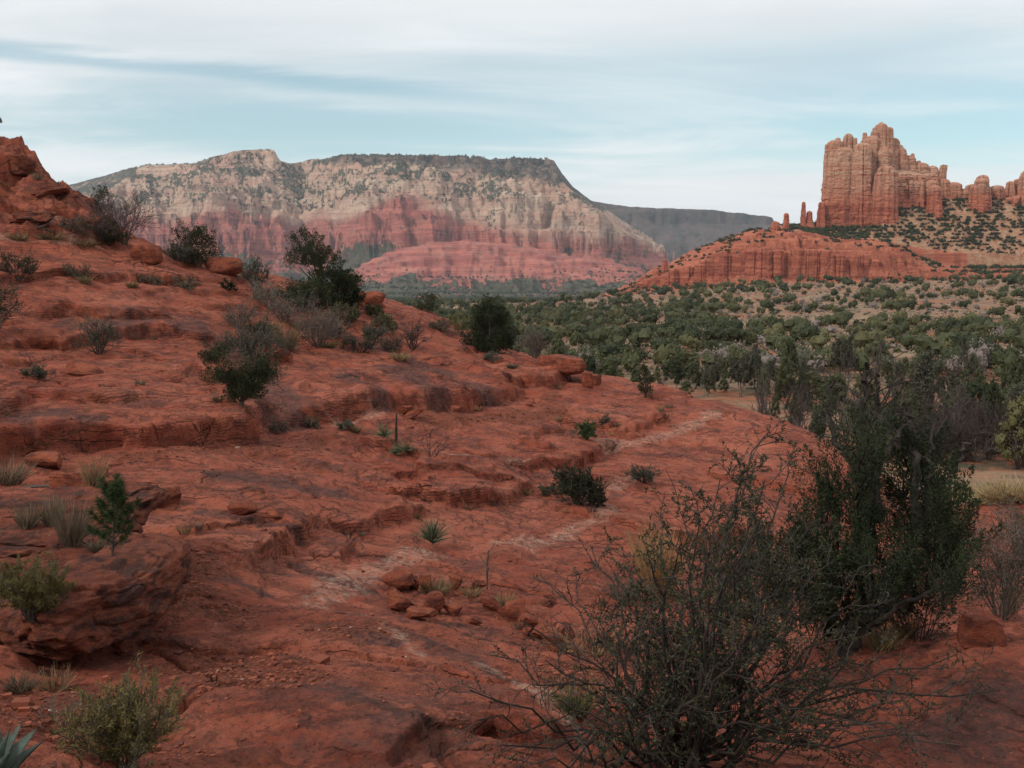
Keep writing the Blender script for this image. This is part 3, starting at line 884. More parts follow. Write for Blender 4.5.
BENCH = [(585, 306), (600, 299), (620, 293), (640, 284), (655, 276), (664, 268), (672, 270), (690, 258), (705, 249), (722, 243), (742, 236), (752, 232), (768, 236), (790, 233), (806, 237), (830, 241), (870, 243), (900, 250), (940, 256), (1100, 256)]
def butte_z(px, y):
    """height of the butte's benches and talus; px is the bearing, y the distance"""
    x = (px - 512) * BK
    wob = 7 * fbm2(x / 22, y / 40, 3, 401) + 5.0 * ridged2(x / 18, y / 40, 2, 403) + 1.2 * ridged2(x / 6, y / 20, 2, 404)
    f3 = 8.0 * fbm3(x / 9, y / 12, y / 5.0, 4, 421, 0.6) + 6.0 * ridged2(x / 24 + 0.03 * y, y / 9, 3, 423)
    f = f3 + (y - interp_px([(580, 925), (640, 905), (700, 880), (760, 868), (830, 862), (900, 880), (960, 890), (1100, 890)])(px)) + wob
    base = interp_px([(580, 306), (600, 300), (640, 290), (700, 284), (760, 281), (830, 284), (900, 282), (1100, 282)])(px)
    zb = (HOR - base) * BK * 0.9
    z = np.full(np.shape(px), -60.0)
    zt = (HOR - interp_px(BENCH)(px)) * BK
    # stepped face: apron, cliff, rounded shoulder
    p = prof(f, [(-90, -1.6), (-40, -0.25), (0, 0.10), (4, 0.34), (9, 0.42), (11, 0.60), (19, 0.68), (22, 0.78), (36, 0.86), (40, 0.92), (70, 1.0), (400, 1.0)])
    hz = zb + (zt - zb) * p
    # right part: two low steps with tan scree between
    rt = sstep(875, 930, px)
    pr = prof(f, [(-90, -1.2), (-30, -0.1), (0, 0.08), (3, 0.26), (22, 0.38), (25, 0.52), (50, 0.66), (53, 0.76), (85, 0.92), (120, 1.0), (400, 1.0)])
    hz = hz * (1 - rt) + (zb + (zt - 4 - zb) * pr) * rt
    # talus climbing from the bench to the foot of the spires
    t0 = 930.0
    tal = zt + np.clip(y - t0, 0, 60) * interp_px([(580, 0), (760, 0.03), (800, 0.16), (830, 0.30), (870, 0.46), (888, 0.80), (905, 0.95), (960, 0.92), (1100, 0.9)])(px)
    talm = np.where((y > t0 + 2) & (px > 790), 1.0, 0.0) * sstep(900, 935, y + 14 * fbm2(x / 12, y / 12, 3, 411))
    z = np.where(y > t0, np.maximum(hz, tal), hz)
    # behind, everything falls away
    z = z - np.clip(y - 1075, 0, 400) * 0.55
    # gully
    z -= 9 * np.exp(-((px - 783 - 0.09 * (y - 880)) / 1.6) ** 2) * sstep(860, 880, y)
    tt = z / 3.6 + 0.3 * fbm2(x / 40, y / 40, 2, 413)
    fr_ = tt - np.floor(tt)
    z = z + (np.floor(tt) + sstep(0.5, 0.98, fr_) - tt + 0.5) * 3.6 * 0.6
    z = z + 1.6 * fbm2(x / 6, y / 6, 4, 415, 0.6)
    sc = sstep(-0.12, 0.15, fbm2(x / 30, y / 18, 3, 417)) * rt * (f > 12)
    return z, np.maximum(talm * 0.9, sc * 0.9)
def rock_column(px, py0, py1, wpx, dep, seed, lean=0.0, taper=0.75, flute=0.10, flat=0.9, n=84, pts_=None):
    """a weathered spire: stacked uneven rings; px centre, py foot and top, width in px at the foot"""
    rng = np.random.RandomState(seed)
    y = BY + 30 + dep
    k = y / FPX
    z0, z1 = (HOR - py0) * k - 24, (HOR - py1) * k
    cx = (px - 512) * k
    R = wpx * 0.5 * k * 1.03
    nz = max(10, int((z1 - z0) / 0.8)); na = n
    t = np.linspace(0, 1, nz)
    # plan: an uneven polygon with flat joint faces and a few deep fractures
    m = 7 + rng.randint(5)
    va = np.sort((np.arange(m) + 0.75 * rng.rand(m)) * 2 * math.pi / m)
    vr_ = 0.80 + 0.34 * rng.rand(m)
    a = np.linspace(0, 2 * math.pi, na, endpoint=False)
    vx_, vy_ = np.cos(va) * vr_, np.sin(va) * vr_
    rad0 = np.empty(na); near_v = np.empty(na)
    for i, an in enumerate(a):
        j = np.searchsorted(va, an) % m; k0 = (j - 1) % m
        dx, dy = vx_[j] - vx_[k0], vy_[j] - vy_[k0]
        den = math.cos(an) * dy - math.sin(an) * dx
        rad0[i] = abs((vx_[k0] * dy - vy_[k0] * dx) / den) if abs(den) > 1e-6 else 1.0
        near_v[i] = np.min(np.abs((va - an + math.pi) % (2 * math.pi) - math.pi))
    frac = np.zeros(na)
    for q in range(3 + rng.randint(4)):
        an = rng.rand() * 6.283
        dd = np.abs((a - an + math.pi) % (2 * math.pi) - math.pi)
        frac -= (0.14 + 0.22 * rng.rand()) * np.exp(-(dd / 0.06) ** 2)
    T, A = np.meshgrid(t, a, indexing='ij')
    Z = z0 + (z1 - z0) * T
    cxn, syn = np.cos(A), np.sin(A)
    # height: ledges where the face steps back, each a little different round the column
    rad = R * (1 + (taper - 1) * (0.55 * T ** 1.5))
    Zw = Z + 1.5 * fbm2(cxn * 1.1 + seed, syn * 1.1, 2, 509)
    nst = 4 + rng.randint(4)
    hs = np.sort(0.30 + 0.66 * rng.rand(nst))
    drop = (1 - taper) * 0.55 / nst
    for hq in hs:
        loc_h = z0 + (z1 - z0) * hq + 3.0 * fbm2(cxn * 1.5 + hq * 30, syn * 1.5 + seed, 2, 511)
        rad = rad - R * drop * (0.5 + rng.rand()) * sstep(0, 1.6, Z - loc_h)
    rtop = min(0.30, 0.42 * R / (z1 - z0))
    rad = rad * np.clip(1 - np.clip((T - (1 - rtop)) / rtop, 0, 1) ** 2.4, 0, 1) ** 0.6 + 0.01
    Zw = Zw + 3.2 * np.sin(Zw / 7.3 + seed) + 1.3 * np.sin(Zw / 2.9 + 2 * seed)
    groove = -0.07 * np.exp(-((((Zw / 6.3 + seed * 0.37) % 1.0) - 0.5) / 0.07) ** 2) - 0.045 * np.exp(-((((Zw / 2.6 + seed * 0.11) % 1.0) - 0.5) / 0.10) ** 2)
    blk = 0.075 * (_hash(np.floor(A * m / 6.283 + 0.4).astype(np.int64), np.floor(Zw / 6.3 + seed * 0.37).astype(np.int64), np.zeros(Z.shape, np.int64), seed) - 0.5)
    sm = 0.20 * fbm3(cxn * R / 6.0, syn * R / 6.0, Z / 9.0 + seed, 6, 507, 0.60)
    rr = rad * (np.tile(rad0 + 0 * a, (nz, 1)) + np.tile(frac, (nz, 1)) * sstep(0.02, 0.2, T) + groove + blk + sm)
    X = cx + lean * (Z - z0) + rr * cxn
    Yy = y + rr * syn * flat
    V = np.stack([X.ravel(), Yy.ravel(), Z.ravel()], 1)
    i = np.arange(nz * na).reshape(nz, na)
    j = np.roll(i, -1, axis=1)
    F = np.stack([i[:-1], j[:-1], j[1:], i[1:]], -1).reshape(-1, 4)
    tip = len(V)
    V = np.vstack([V, [[cx + lean * (z1 - z0), y, z1 + 0.2]]])
    Ft = np.stack([i[-1], j[-1], np.full(na, tip)], -1)
    return V, F, Ft
def build_butte():
    PX = np.linspace(575, 1140, 800)
    YY = np.concatenate([np.linspace(760, 850, 20, endpoint=False), np.linspace(850, 1070, 230), np.linspace(1075, 1400, 16)])
    pxg, yg = np.meshgrid(PX, YY, indexing='xy')
    z, tal = butte_z(pxg.ravel(), yg.ravel())
    x = (pxg.ravel() - 512) / FPX * (0.25 * yg.ravel() + 0.75 * BY)
    V = np.stack([x, yg.ravel(), z], 1)
    me = np_mesh("butte", V, grid_faces(len(YY), len(PX)), (MAT['butte'],), attrs=dict(talus=tal))
    root = tag(link("butte", me), kind='structure', label='red sandstone butte with a castle like crown of spires')
    # (px, foot, top, width, depth, lean, taper)
    C = [
        (827, 222, 143, 23, -3, 0.03, 0.80), (842, 220, 137, 22, 4, 0.0, 0.62), (836, 224, 150, 26, -7, 0.02, 0.86), (818, 220, 203, 12, -12, 0, 0.7),
        (858, 226, 146, 27, -10, -0.02, 0.80), (862, 222, 139, 34, 4, 0.03, 0.72), (874, 226, 127, 34, 12, 0.0, 0.34), (868, 224, 134, 44, 16, 0.03, 0.55),
        (886, 222, 141, 30, 16, 0.0, 0.55), (880, 228, 168, 26, -14, 0, 0.85), (876, 224, 150, 34, 0, 0.0, 0.75), (893, 216, 150, 26, 16, 0, 0.7),
        (902, 214, 158, 30, 18, 0, 0.75), (914, 212, 165, 30, 20, 0, 0.8), (926, 208, 168, 20, 22, 0, 0.72), (935, 206, 180, 22, 20, 0, 0.8),
        (947, 206, 184, 20, 18, 0, 0.85), (905, 214, 180, 40, 8, 0, 0.9), (930, 232, 187, 22, -6, -0.02, 0.70), (924, 216, 182, 22, 4, 0, 0.8),
        (956, 204, 193, 12, 20, 0, 0.7), (966, 206, 186, 20, 20, 0, 0.8), (975, 230, 180, 26, 4, 0.0, 0.80), (976, 206, 177, 18, 12, 0, 0.7), (990, 216, 187, 20, 16, 0, 0.85),
        (1003, 214, 183, 17, 24, 0, 0.7), (1010, 210, 181, 12, 26, 0, 0.7), (1020, 216, 172, 22, 8, 0, 0.78), (1016, 224, 196, 42, 12, 0, 0.9), (1040, 222, 168, 34, 10, 0, 0.8), (1066, 222, 176, 34, 14, 0, 0.8),
        (800, 224, 203, 8, -14, 0, 0.55), (806, 224, 212, 14, -12, 0, 0.6), (783, 236, 214, 10, -22, 0, 0.7), (772, 238, 222, 14, -22, 0, 0.7),
        (664, 278, 260, 9, -58, 0, 0.65), (655, 282, 270, 12, -58, 0, 0.7), (642, 288, 276, 12, -52, 0, 0.6),
        (849, 160, 141, 6, 0, 0, 0.7), (858, 160, 136, 7, 6, 0, 0.7), (893, 165, 149, 8, 14, 0, 0.7), (906, 172, 156, 7, 18, 0, 0.7), (933, 180, 167, 9, 20, 0.1, 0.9), (884, 150, 138, 8, 14, 0, 0.7), (868, 150, 131, 9, 12, 0, 0.7), (874, 140, 126, 7, 12, 0, 0.7), (912, 178, 163, 7, 20, 0, 0.7), (822, 165, 147, 8, -4, 0, 0.8), (832, 150, 141, 7, 0, 0, 0.8),
        (848, 222, 168, 30, -4, 0, 0.9), (952, 212, 190, 40, 24, 0, 0.9), (890, 214, 172, 60, 14, 0, 0.92), (918, 206, 174, 50, 26, 0, 0.9),
    ]
    gq = np.random.RandomState(6)
    C2 = []
    for (px, f0, f1, wd, dep, ln, tp) in C:
        if wd >= 24:                                        # wide masses are clusters of narrower shafts
            for off, ws in ((-0.27, 0.56), (0.05, 0.62), (0.30, 0.54)):
                C2.append((px + off * wd, f0 + gq.uniform(-2, 3), f1 + abs(off) * gq.uniform(8, 30), wd * ws, dep + gq.uniform(-5, 3), ln + gq.uniform(-0.02, 0.02) - 0.10 * off, max(0.42, tp - gq.uniform(0.0, 0.16))))
        C2.append((px, f0, f1, wd * (0.86 if wd >= 24 else 1), dep, ln, max(0.4, tp - 0.10)))
    C = C2
    for px in np.arange(640, 884, 8.5):                     # buttresses of the lower cliff
        px = px + gq.uniform(-2, 2)
        top = np.interp(px, [640, 655, 670, 685, 700, 730, 760, 800, 830, 860, 890], [284, 277, 270, 266, 261, 254, 250, 250, 252, 256, 264]) + gq.uniform(-2.5, 2.5)
        edge = np.interp(px, [640, 700, 760, 830, 900, 960], [905, 880, 868, 862, 880, 890])
        C.append((px, np.interp(px, [640, 690, 760, 880], [290, 284, 281, 283]), top, gq.uniform(11, 19), edge - 1 + gq.uniform(-4, 4) - BY - 30, 0, 0.9))
    for i, (px, f0, f1, wd, dep, ln, tp) in enumerate(C):
        V, F, Ft = rock_column(px, f0, f1, wd, dep, 11 + i * 7, ln, tp)
        me = np_mesh("rock_spire", V, [F, Ft], (MAT['butte'],), smooth=False, attrs=dict(talus=np.zeros(len(V))))
        link("rock_spire", me, root)
    return root
build_butte()

# ------------------------------------------------------------------ the air
def build_haze():
    b = bpy.data.materials.new("haze_air")
    b.use_nodes = True
    t = b.node_tree
    t.nodes.clear()
    o = t.nodes.new('ShaderNodeOutputMaterial')
    v = t.nodes.new('ShaderNodeVolumePrincipled')
    v.inputs['Color'].default_value = (0.74, 0.86, 1.0, 1)
    v.inputs['Density'].default_value = HAZE
    v.inputs['Anisotropy'].default_value = 0.2
    t.links.new(v.outputs[0], o.inputs['Volume'])
    x0, x1, y0, y1, z0, z1 = -8300, 8300, -300, 8300, -140, 640
    V = np.array([(x, y, z) for z in (z0, z1) for y in (y0, y1) for x in (x0, x1)], float)
    F = np.array([(0, 2, 3, 1), (4, 5, 7, 6), (0, 1, 5, 4), (2, 6, 7, 3), (0, 4, 6, 2), (1, 3, 7, 5)])
    tag(link("haze", np_mesh("haze", V, F, (b,), smooth=False)), kind='stuff')
HAZE = 0.000044
build_haze()
# ================================================================== PLANT KIT
class MB:
    """collects tubes, leaves and blades; one mesh object per build()"""
    def __init__(s):
        s.V, s.Q, s.T, s.tint, s.n = [], [], [], [], 0
    def add(s, V, Q=None, T=None, tint=0.5):
        V = np.asarray(V, float)
        if Q is not None and len(Q): s.Q.append(np.asarray(Q) + s.n)
        if T is not None and len(T): s.T.append(np.asarray(T) + s.n)
        s.V.append(V)
        s.tint.append(np.broadcast_to(np.asarray(tint, float), (len(V),)))
        s.n += len(V)
    def tube(s, P, R, k=4, tint=0.5):
        P = np.asarray(P, float); n = len(P)
        R = np.broadcast_to(np.asarray(R, float), (n,))
        D = np.gradient(P, axis=0)
        D /= np.linalg.norm(D, axis=1, keepdims=True) + 1e-9
        ref = np.array([0.31, 0.87, 0.38]) if abs(D[0, 2]) > 0.8 else np.array([0.1, 0.2, 0.97])
        A = np.cross(D, ref); A /= np.linalg.norm(A, axis=1, keepdims=True) + 1e-9
        B = np.cross(D, A)
        a = np.linspace(0, 2 * math.pi, k, endpoint=False)
        V = P[:, None] + R[:, None, None] * (np.cos(a)[None, :, None] * A[:, None] + np.sin(a)[None, :, None] * B[:, None])
        i = np.arange(n * k).reshape(n, k); j = np.roll(i, -1, 1)
        s.add(V.reshape(-1, 3), np.stack([i[:-1], j[:-1], j[1:], i[1:]], -1).reshape(-1, 4), tint=tint)
    def leaves(s, C, D, L, W, rng, tint=None, out=None):
        """diamond leaves: centre of the base, axis, length, width"""
        C = np.asarray(C, float); n = len(C)
        if n == 0: return
        D = np.asarray(D, float); D = D / (np.linalg.norm(D, axis=1, keepdims=True) + 1e-9)
        S_ = np.cross(D, rng.normal(size=(n, 3)) if out is None else out + 0.35 * rng.normal(size=(n, 3))); S_ /= np.linalg.norm(S_, axis=1, keepdims=True) + 1e-9
        L = np.broadcast_to(np.asarray(L, float), (n,))[:, None]; W = np.broadcast_to(np.asarray(W, float), (n,))[:, None]
        N = np.cross(D, S_)
        V = np.stack([C, C + D * L * 0.5 + S_ * W * 0.5 + N * W * 0.12, C + D * L, C + D * L * 0.5 - S_ * W * 0.5 + N * W * 0.12], 1).reshape(-1, 3)
        if tint is None: tint = rng.rand(n)
        s.add(V, np.arange(4 * n).reshape(n, 4), tint=np.repeat(np.broadcast_to(tint, (n,)), 4))
    def blades(s, base, D, L, W, droop, rng, tint=None, seg=3):
        base = np.asarray(base, float); n = len(base)
        D = np.asarray(D, float); D = D / (np.linalg.norm(D, axis=1, keepdims=True) + 1e-9)
        L = np.broadcast_to(np.asarray(L, float), (n,)); W = np.broadcast_to(np.asarray(W, float), (n,))
        S_ = np.cross(D, rng.normal(size=(n, 3))); S_ /= np.linalg.norm(S_, axis=1, keepdims=True) + 1e-9
        rows = []
        for q in range(seg + 1):
            t = q / seg
            c = base + D * (L * t)[:, None] - np.array([0, 0, 1.0]) * (L * droop * t * t)[:, None]
            wd = (W * (1 - t) ** 0.7 * 0.5 + 0.0004)[:, None]
            rows += [c + S_ * wd, c - S_ * wd]
        V = np.stack(rows, 1)
        m = 2 * (seg + 1)
        f = np.array([[2 * q, 2 * q + 1, 2 * q + 3, 2 * q + 2] for q in range(seg)])
        Q = (np.arange(n)[:, None, None] * m + f[None]).reshape(-1, 4)
        if tint is None: tint = rng.rand(n)
        s.add(V.reshape(-1, 3), Q, tint=np.repeat(np.broadcast_to(tint, (n,)), m))
    def mesh(s, name, mat, smooth=False):
        V = np.concatenate(s.V)
        F = []
        if s.Q: F.append(np.concatenate(s.Q))
        if s.T: F.append(np.concatenate(s.T))
        return np_mesh(name, V, F, (mat,), smooth=smooth, attrs=dict(tint=np.concatenate(s.tint)))
    def build(s, name, mat, parent=None, smooth=False):
        return link(name, s.mesh(name, mat, smooth), parent)

def mat_leaf(name, a, b_, c=None, rough=0.75, trans=0.15):
    b = NB(name)
    t = b.attr('tint')
    rnd = b.n('ShaderNodeObjectInfo').outputs['Random']
    col = b.mix(t, a, b_)
    if c is not None:
        col = b.mix(b.rng(b.noise(b.objpos(), 1.4, 3, 0.6), 0.45, 0.65), col, c)
    hsv = b.n('ShaderNodeHueSaturation')
    b.set(hsv.inputs['Color'], col)
    b.set(hsv.inputs['Value'], b.rng(rnd, 0, 1, 0.78, 1.22, 'LINEAR'))
    b.set(hsv.inputs['Hue'], b.rng(b.math('FRACT', b.math('MULTIPLY', rnd, 7.3)), 0, 1, 0.488, 0.512, 'LINEAR'))
    b.color(hsv.outputs[0])
    b.b.inputs['Roughness'].default_value = rough
    return b.m
def mat_bark(name, a, b_):
    b = NB(name)
    P = b.objpos()
    b.color(b.mix(b.rng(b.noise(b.map(P, (9, 9, 2)), 2.0, 5, 0.7), 0.35, 0.65), a, b_))
    b.bump(b.noise(b.map(P, (20, 20, 4)), 2.0, 4, 0.7), 0.6, 0.01)
    return b.m
MAT['juniper'] = mat_leaf("juniper_foliage", (0.021, 0.027, 0.012), (0.048, 0.057, 0.023), (0.028, 0.035, 0.016))
MAT['darkjuniper'] = mat_leaf('dark_juniper_foliage', (0.013, 0.018, 0.008), (0.036, 0.044, 0.017), (0.020, 0.026, 0.012))
MAT['pinyon'] = mat_leaf("pinyon_foliage", (0.038, 0.044, 0.019), (0.092, 0.092, 0.042), (0.052, 0.057, 0.026))
MAT['olive'] = mat_leaf("olive_foliage", (0.060, 0.060, 0.025), (0.125, 0.116, 0.050))
MAT['sage'] = mat_leaf("sage_foliage", (0.056, 0.058, 0.038), (0.125, 0.120, 0.082))
MAT['scrub'] = mat_leaf("scrub_leaf", (0.018, 0.021, 0.010), (0.050, 0.054, 0.022), (0.026, 0.030, 0.013), 0.6)
MAT['rabbit'] = mat_leaf("rabbitbrush_leaf", (0.070, 0.062, 0.022), (0.175, 0.140, 0.045), (0.060, 0.060, 0.026))
MAT['needle'] = mat_leaf("pine_needles", (0.022, 0.040, 0.013), (0.055, 0.085, 0.026))
MAT['straw'] = mat_leaf("dry_grass", (0.120, 0.076, 0.038), (0.310, 0.215, 0.110))
MAT['palestraw'] = mat_leaf('pale_dry_grass', (0.25, 0.175, 0.090), (0.46, 0.35, 0.19))
MAT['straw_red'] = mat_leaf("orange_dry_grass", (0.190, 0.090, 0.036), (0.360, 0.200, 0.090))
MAT['greygrass'] = mat_leaf("grey_grass", (0.075, 0.055, 0.038), (0.190, 0.140, 0.090))
MAT['twig'] = mat_leaf("grey_twig", (0.050, 0.038, 0.032), (0.125, 0.100, 0.088), None, 0.85)
MAT['darktwig'] = mat_leaf("dark_twig", (0.028, 0.020, 0.017), (0.070, 0.052, 0.044), None, 0.85)
MAT['purpletwig'] = mat_leaf("purple_grey_twig", (0.070, 0.048, 0.045), (0.135, 0.100, 0.092), None, 0.85)
MAT['palebrush'] = mat_leaf("pale_brush_twig", (0.140, 0.112, 0.098), (0.260, 0.215, 0.190), None, 0.85)
MAT['bark'] = mat_bark("juniper_bark", (0.038, 0.028, 0.024), (0.090, 0.070, 0.060))
MAT['deadwood'] = mat_bark("dead_wood", (0.018, 0.014, 0.012), (0.055, 0.043, 0.038))
MAT['yucca'] = mat_leaf("yucca_blade", (0.060, 0.075, 0.040), (0.140, 0.150, 0.085))
def mat_agave():
    b = NB("agave_skin")
    P = b.objpos()
    c = b.mix(b.rng(b.noise(P, 9, 5, 0.65), 0.35, 0.65), (0.040, 0.054, 0.043), (0.080, 0.098, 0.080))
    b.color(b.mix(b.rng(b.attr('tint'), 0.90, 0.97), c, (0.045, 0.025, 0.018)))
    b.b.inputs['Roughness'].default_value = 0.55
    return b.m
MAT['agave'] = mat_agave()

def unit(v):
    v = np.asarray(v, float)
    return v / (np.linalg.norm(v) + 1e-9)
def curved(p, d, L, rng, n=5, wob=0.25, up=0.0):
    P = [np.array(p, float)]; d = unit(d)
    for _ in range(n):
        d = unit(d + rng.normal(size=3) * wob * 0.5 + np.array([0, 0, up]) * 0.3)
        P.append(P[-1] + d * L / n)
    return np.array(P), d
def branchy(mb, rng, p, d, L, r, lev, wob=0.3, up=0.1, kids=4, ratio=0.6, spread=0.8, sides=4, tips=None, minr=0.0015, tint=None, kid_from=0.25, seg=5):
    """a branching limb; tips collects (point, direction, length) of the outermost twigs"""
    P, dd = curved(p, d, L, rng, seg if lev > 0 else 4, wob, up)
    n = len(P)
    mb.tube(P, np.maximum(np.linspace(r, max(r * (0.45 if lev else 0.3), minr), n), minr), sides if lev > 0 else 3, rng.rand() if tint is None else tint)
    if lev == 0:
        if tips is not None: tips.append((P, L))
        return
    k = max(1, int(round(kids * (0.7 + 0.6 * rng.rand()))))
    for i in range(k):
        t = kid_from + (1 - kid_from) * (i + rng.rand()) / k
        f = t * (n - 1); a = min(int(f), n - 2)
        q = P[a] + (P[a + 1] - P[a]) * (f - a)
        loc = unit(P[a + 1] - P[a])
        sd = unit(np.cross(loc, rng.normal(size=3)))
        branchy(mb, rng, q, loc * (1 - 0.4 * spread) + sd * spread, L * ratio * (0.7 + 0.5 * rng.rand()) * (1.1 - 0.35 * t), max(r * 0.55, minr), lev - 1, wob, up, kids, ratio, spread, sides, tips, minr, tint, 0.2, seg)

def thing(name, label, cat, loc, group=None, rz=0.0, sc=1.0):
    o = bpy.data.objects.new(name, None)
    COL.objects.link(o)
    o.empty_display_size = 0.2
    o.location = loc
    o.rotation_euler = (0, 0, rz)
    o.scale = (sc, sc, sc) if not isinstance(sc, (tuple, list)) else sc
    return tag(o, label, cat, group)

# ---- growers.  each returns {part name: (mesh, material)} in metres, foot at the origin
def plume_points(rng, C, D, n, rad, length):
    """points and directions of scale leaves making one pointed spray"""
    t = rng.rand(n) ** 0.8
    prof_ = np.sin(np.pi * np.clip(0.12 + 0.88 * t, 0, 1)) ** 0.8 * (1 - 0.35 * t)
    u = rng.normal(size=(n, 3)); u -= (u @ D)[:, None] * D
    u /= np.linalg.norm(u, axis=1, keepdims=True) + 1e-9
    rr = rad * prof_ * np.sqrt(rng.rand(n))
    P = C + D * (t * length)[:, None] + u * rr[:, None]
    dr = D * 0.8 + u * 0.7 + rng.normal(size=(n, 3)) * 0.25
    return P, dr
def juniper_parts(h, w, seed, mat='juniper', plumes=60, per=70, leaf=0.05, open_=0.25, trunk=1, lobes=None, base=0.12, wisp=0.3):
    """a juniper: short twisted trunk, limbs, and a crown of pointed sprays with gaps"""
    rng = np.random.RandomState(seed)
    tr, cr = MB(), MB()
    if lobes is None:
        lobes = []
        nl = 7 + rng.randint(4)
        for i in range(nl):
            a = 2 * math.pi * (i + rng.rand()) / nl
            lobes.append((math.cos(a) * w * 0.30 * rng.rand() ** 0.5, math.sin(a) * w * 0.30 * rng.rand() ** 0.5, h * (base + 0.22 + 0.55 * rng.rand()), w * (0.16 + 0.12 * rng.rand()), h * (0.13 + 0.10 * rng.rand())))
        lobes.append((0, 0, h * 0.78, w * 0.2, h * 0.2))
    for k in range(trunk):
        top = np.array([rng.normal() * w * 0.05, rng.normal() * w * 0.05, h * 0.55])
        P, d = curved((rng.normal() * 0.05 * k, rng.normal() * 0.05 * k, -0.1), top + np.array([0, 0, 0.1]), h * 0.75, rng, 6, 0.25, 0.1)
        tr.tube(P, np.linspace(0.045 * h, 0.010 * h, len(P)), 7, 0.4)
        for (x, y, z, a, b_) in lobes:
            q = P[min(len(P) - 2, int(len(P) * min(0.85, z / h * 0.6)))]
            tgt = np.array([x, y, z]) - q
            Q, _ = curved(q, tgt, np.linalg.norm(tgt), rng, 5, 0.18)
            tr.tube(Q, np.linspace(0.016 * h, 0.004 * h, len(Q)), 5, 0.4)
    vol = np.array([l[3] ** 2 * l[4] for l in lobes]); vol = vol / vol.sum()
    for li, (x, y, z, a, b_) in enumerate(lobes):
        c0 = np.array([x, y, z])
        npl = max(4, int(plumes * vol[li] + 0.5))
        shade = rng.rand() * 0.35
        for _ in range(npl):
            u = unit(rng.normal(size=3))
            if u[2] < -0.4: u[2] *= -0.5
            rr = 0.35 + 0.65 * rng.rand() ** 0.6
            c = c0 + u * np.array([a, a, b_]) * rr
            D = unit(u * np.array([1, 1, 0.8]) + np.array([0, 0, 0.75]) + rng.normal(size=3) * 0.25)
            ln = 0.55 * min(a, b_) * (0.7 + wisp * 1.6 * rng.rand()) + leaf
            P, dr = plume_points(rng, c - D * ln * 0.4, D, per, ln * 0.42, ln * 1.3)
            m = rng.rand(len(P)) > open_ * rng.rand()
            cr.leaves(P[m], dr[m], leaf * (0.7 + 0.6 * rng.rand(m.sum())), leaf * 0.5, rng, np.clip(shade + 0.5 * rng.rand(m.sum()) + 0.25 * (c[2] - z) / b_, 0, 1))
            if rng.rand() < 0.5:
                tr.tube(np.array([c0 + (c - c0) * 0.2, c, c + D * ln * 0.5]), np.array([0.006, 0.004, 0.002]) * h, 3, 0.4)
    return {'trunk': tr.mesh('trunk', MAT['bark'], True), 'crown': cr.mesh('crown', MAT[mat])}
def shrub_parts(h, w, seed, leafmat='scrub', twigmat='twig', stems=14, lev=2, kids=5, leaf=0.018, per=9, lean=0.55, up=0.15, r0=0.008, ratio=0.55, leafr=1.0, spread=0.75, lw=0.55):
    rng = np.random.RandomState(seed)
    st, lf = MB(), MB()
    tips = []
    for i in range(stems):
        a = 2 * math.pi * (i + 0.6 * rng.rand()) / stems
        ln = lean * (0.25 + 0.9 * rng.rand())
        d = np.array([math.cos(a) * ln * w / h, math.sin(a) * ln * w / h, 1.0])
        L = h * (0.50 + 0.46 * rng.rand())
        branchy(st, rng, (math.cos(a) * w * 0.05, math.sin(a) * w * 0.05, -0.04), d, L, r0 * (0.7 + 0.6 * rng.rand()), lev, 0.35, up, kids, ratio, spread, 4, tips, 0.0016 * max(1, h))
    if leafr > 0:
        C, D = [], []
        for P, L in tips:
            n = max(2, int(per * (0.5 + rng.rand()) * leafr))
            f = rng.rand(n) * (len(P) - 1.001); a = f.astype(int)
            q = P[a] + (P[a + 1] - P[a]) * (f - a)[:, None]
            C.append(q + rng.normal(size=(n, 3)) * leaf * 0.25)
            D.append((P[a + 1] - P[a]) / (L + 1e-6) * 3 + rng.normal(size=(n, 3)) * 0.8 + np.array([0, 0, 0.35]))
        C, D = np.concatenate(C), np.concatenate(D)
        lf.leaves(C, D, leaf * (0.6 + 0.8 * rng.rand(len(C))), leaf * lw, rng)
        return {'stems': st.mesh('stems', MAT[twigmat]), 'foliage': lf.mesh('foliage', MAT[leafmat])}
    return {'stems': st.mesh('stems', MAT[twigmat])}
def grass_mesh(h, w, seed, mat='straw', n=220, bw=0.006, droop=0.25, lean=0.45, stalks=0):
    rng = np.random.RandomState(seed)
    mb = MB()
    a = rng.rand(n) * 2 * math.pi; rr = w * 0.22 * np.sqrt(rng.rand(n))
    base = np.stack([np.cos(a) * rr, np.sin(a) * rr, np.full(n, -0.02)], 1)
    a2 = a + rng.normal(size=n) * 0.7; l = lean * w / h * rng.rand(n) ** 0.7 * 1.7
    D = np.stack([np.cos(a2) * l, np.sin(a2) * l, np.ones(n)], 1)
    mb.blades(base, D, h * (0.45 + 0.6 * rng.rand(n)), bw, droop * rng.rand(n), rng)
    return mb.mesh('grass_tuft', MAT[mat])
def rosette_mesh(h, n, seed, mat='yucca', bw=0.02, spread=1.0):
    rng = np.random.RandomState(seed)
    mb = MB()
    a = rng.rand(n) * 2 * math.pi; e = np.arccos(rng.rand(n) * 0.97)
    D = np.stack([np.cos(a) * np.sin(e) * spread, np.sin(a) * np.sin(e) * spread, np.cos(e) + 0.12], 1)
    base = np.tile(np.array([[0, 0, 0.18 * h]]), (n, 1)) + rng.normal(size=(n, 3)) * 0.03 * h
    mb.blades(base, D, h * 0.8 * (0.7 + 0.4 * rng.rand(n)), bw, 0.1, rng)
    return mb.mesh('rosette', MAT[mat])

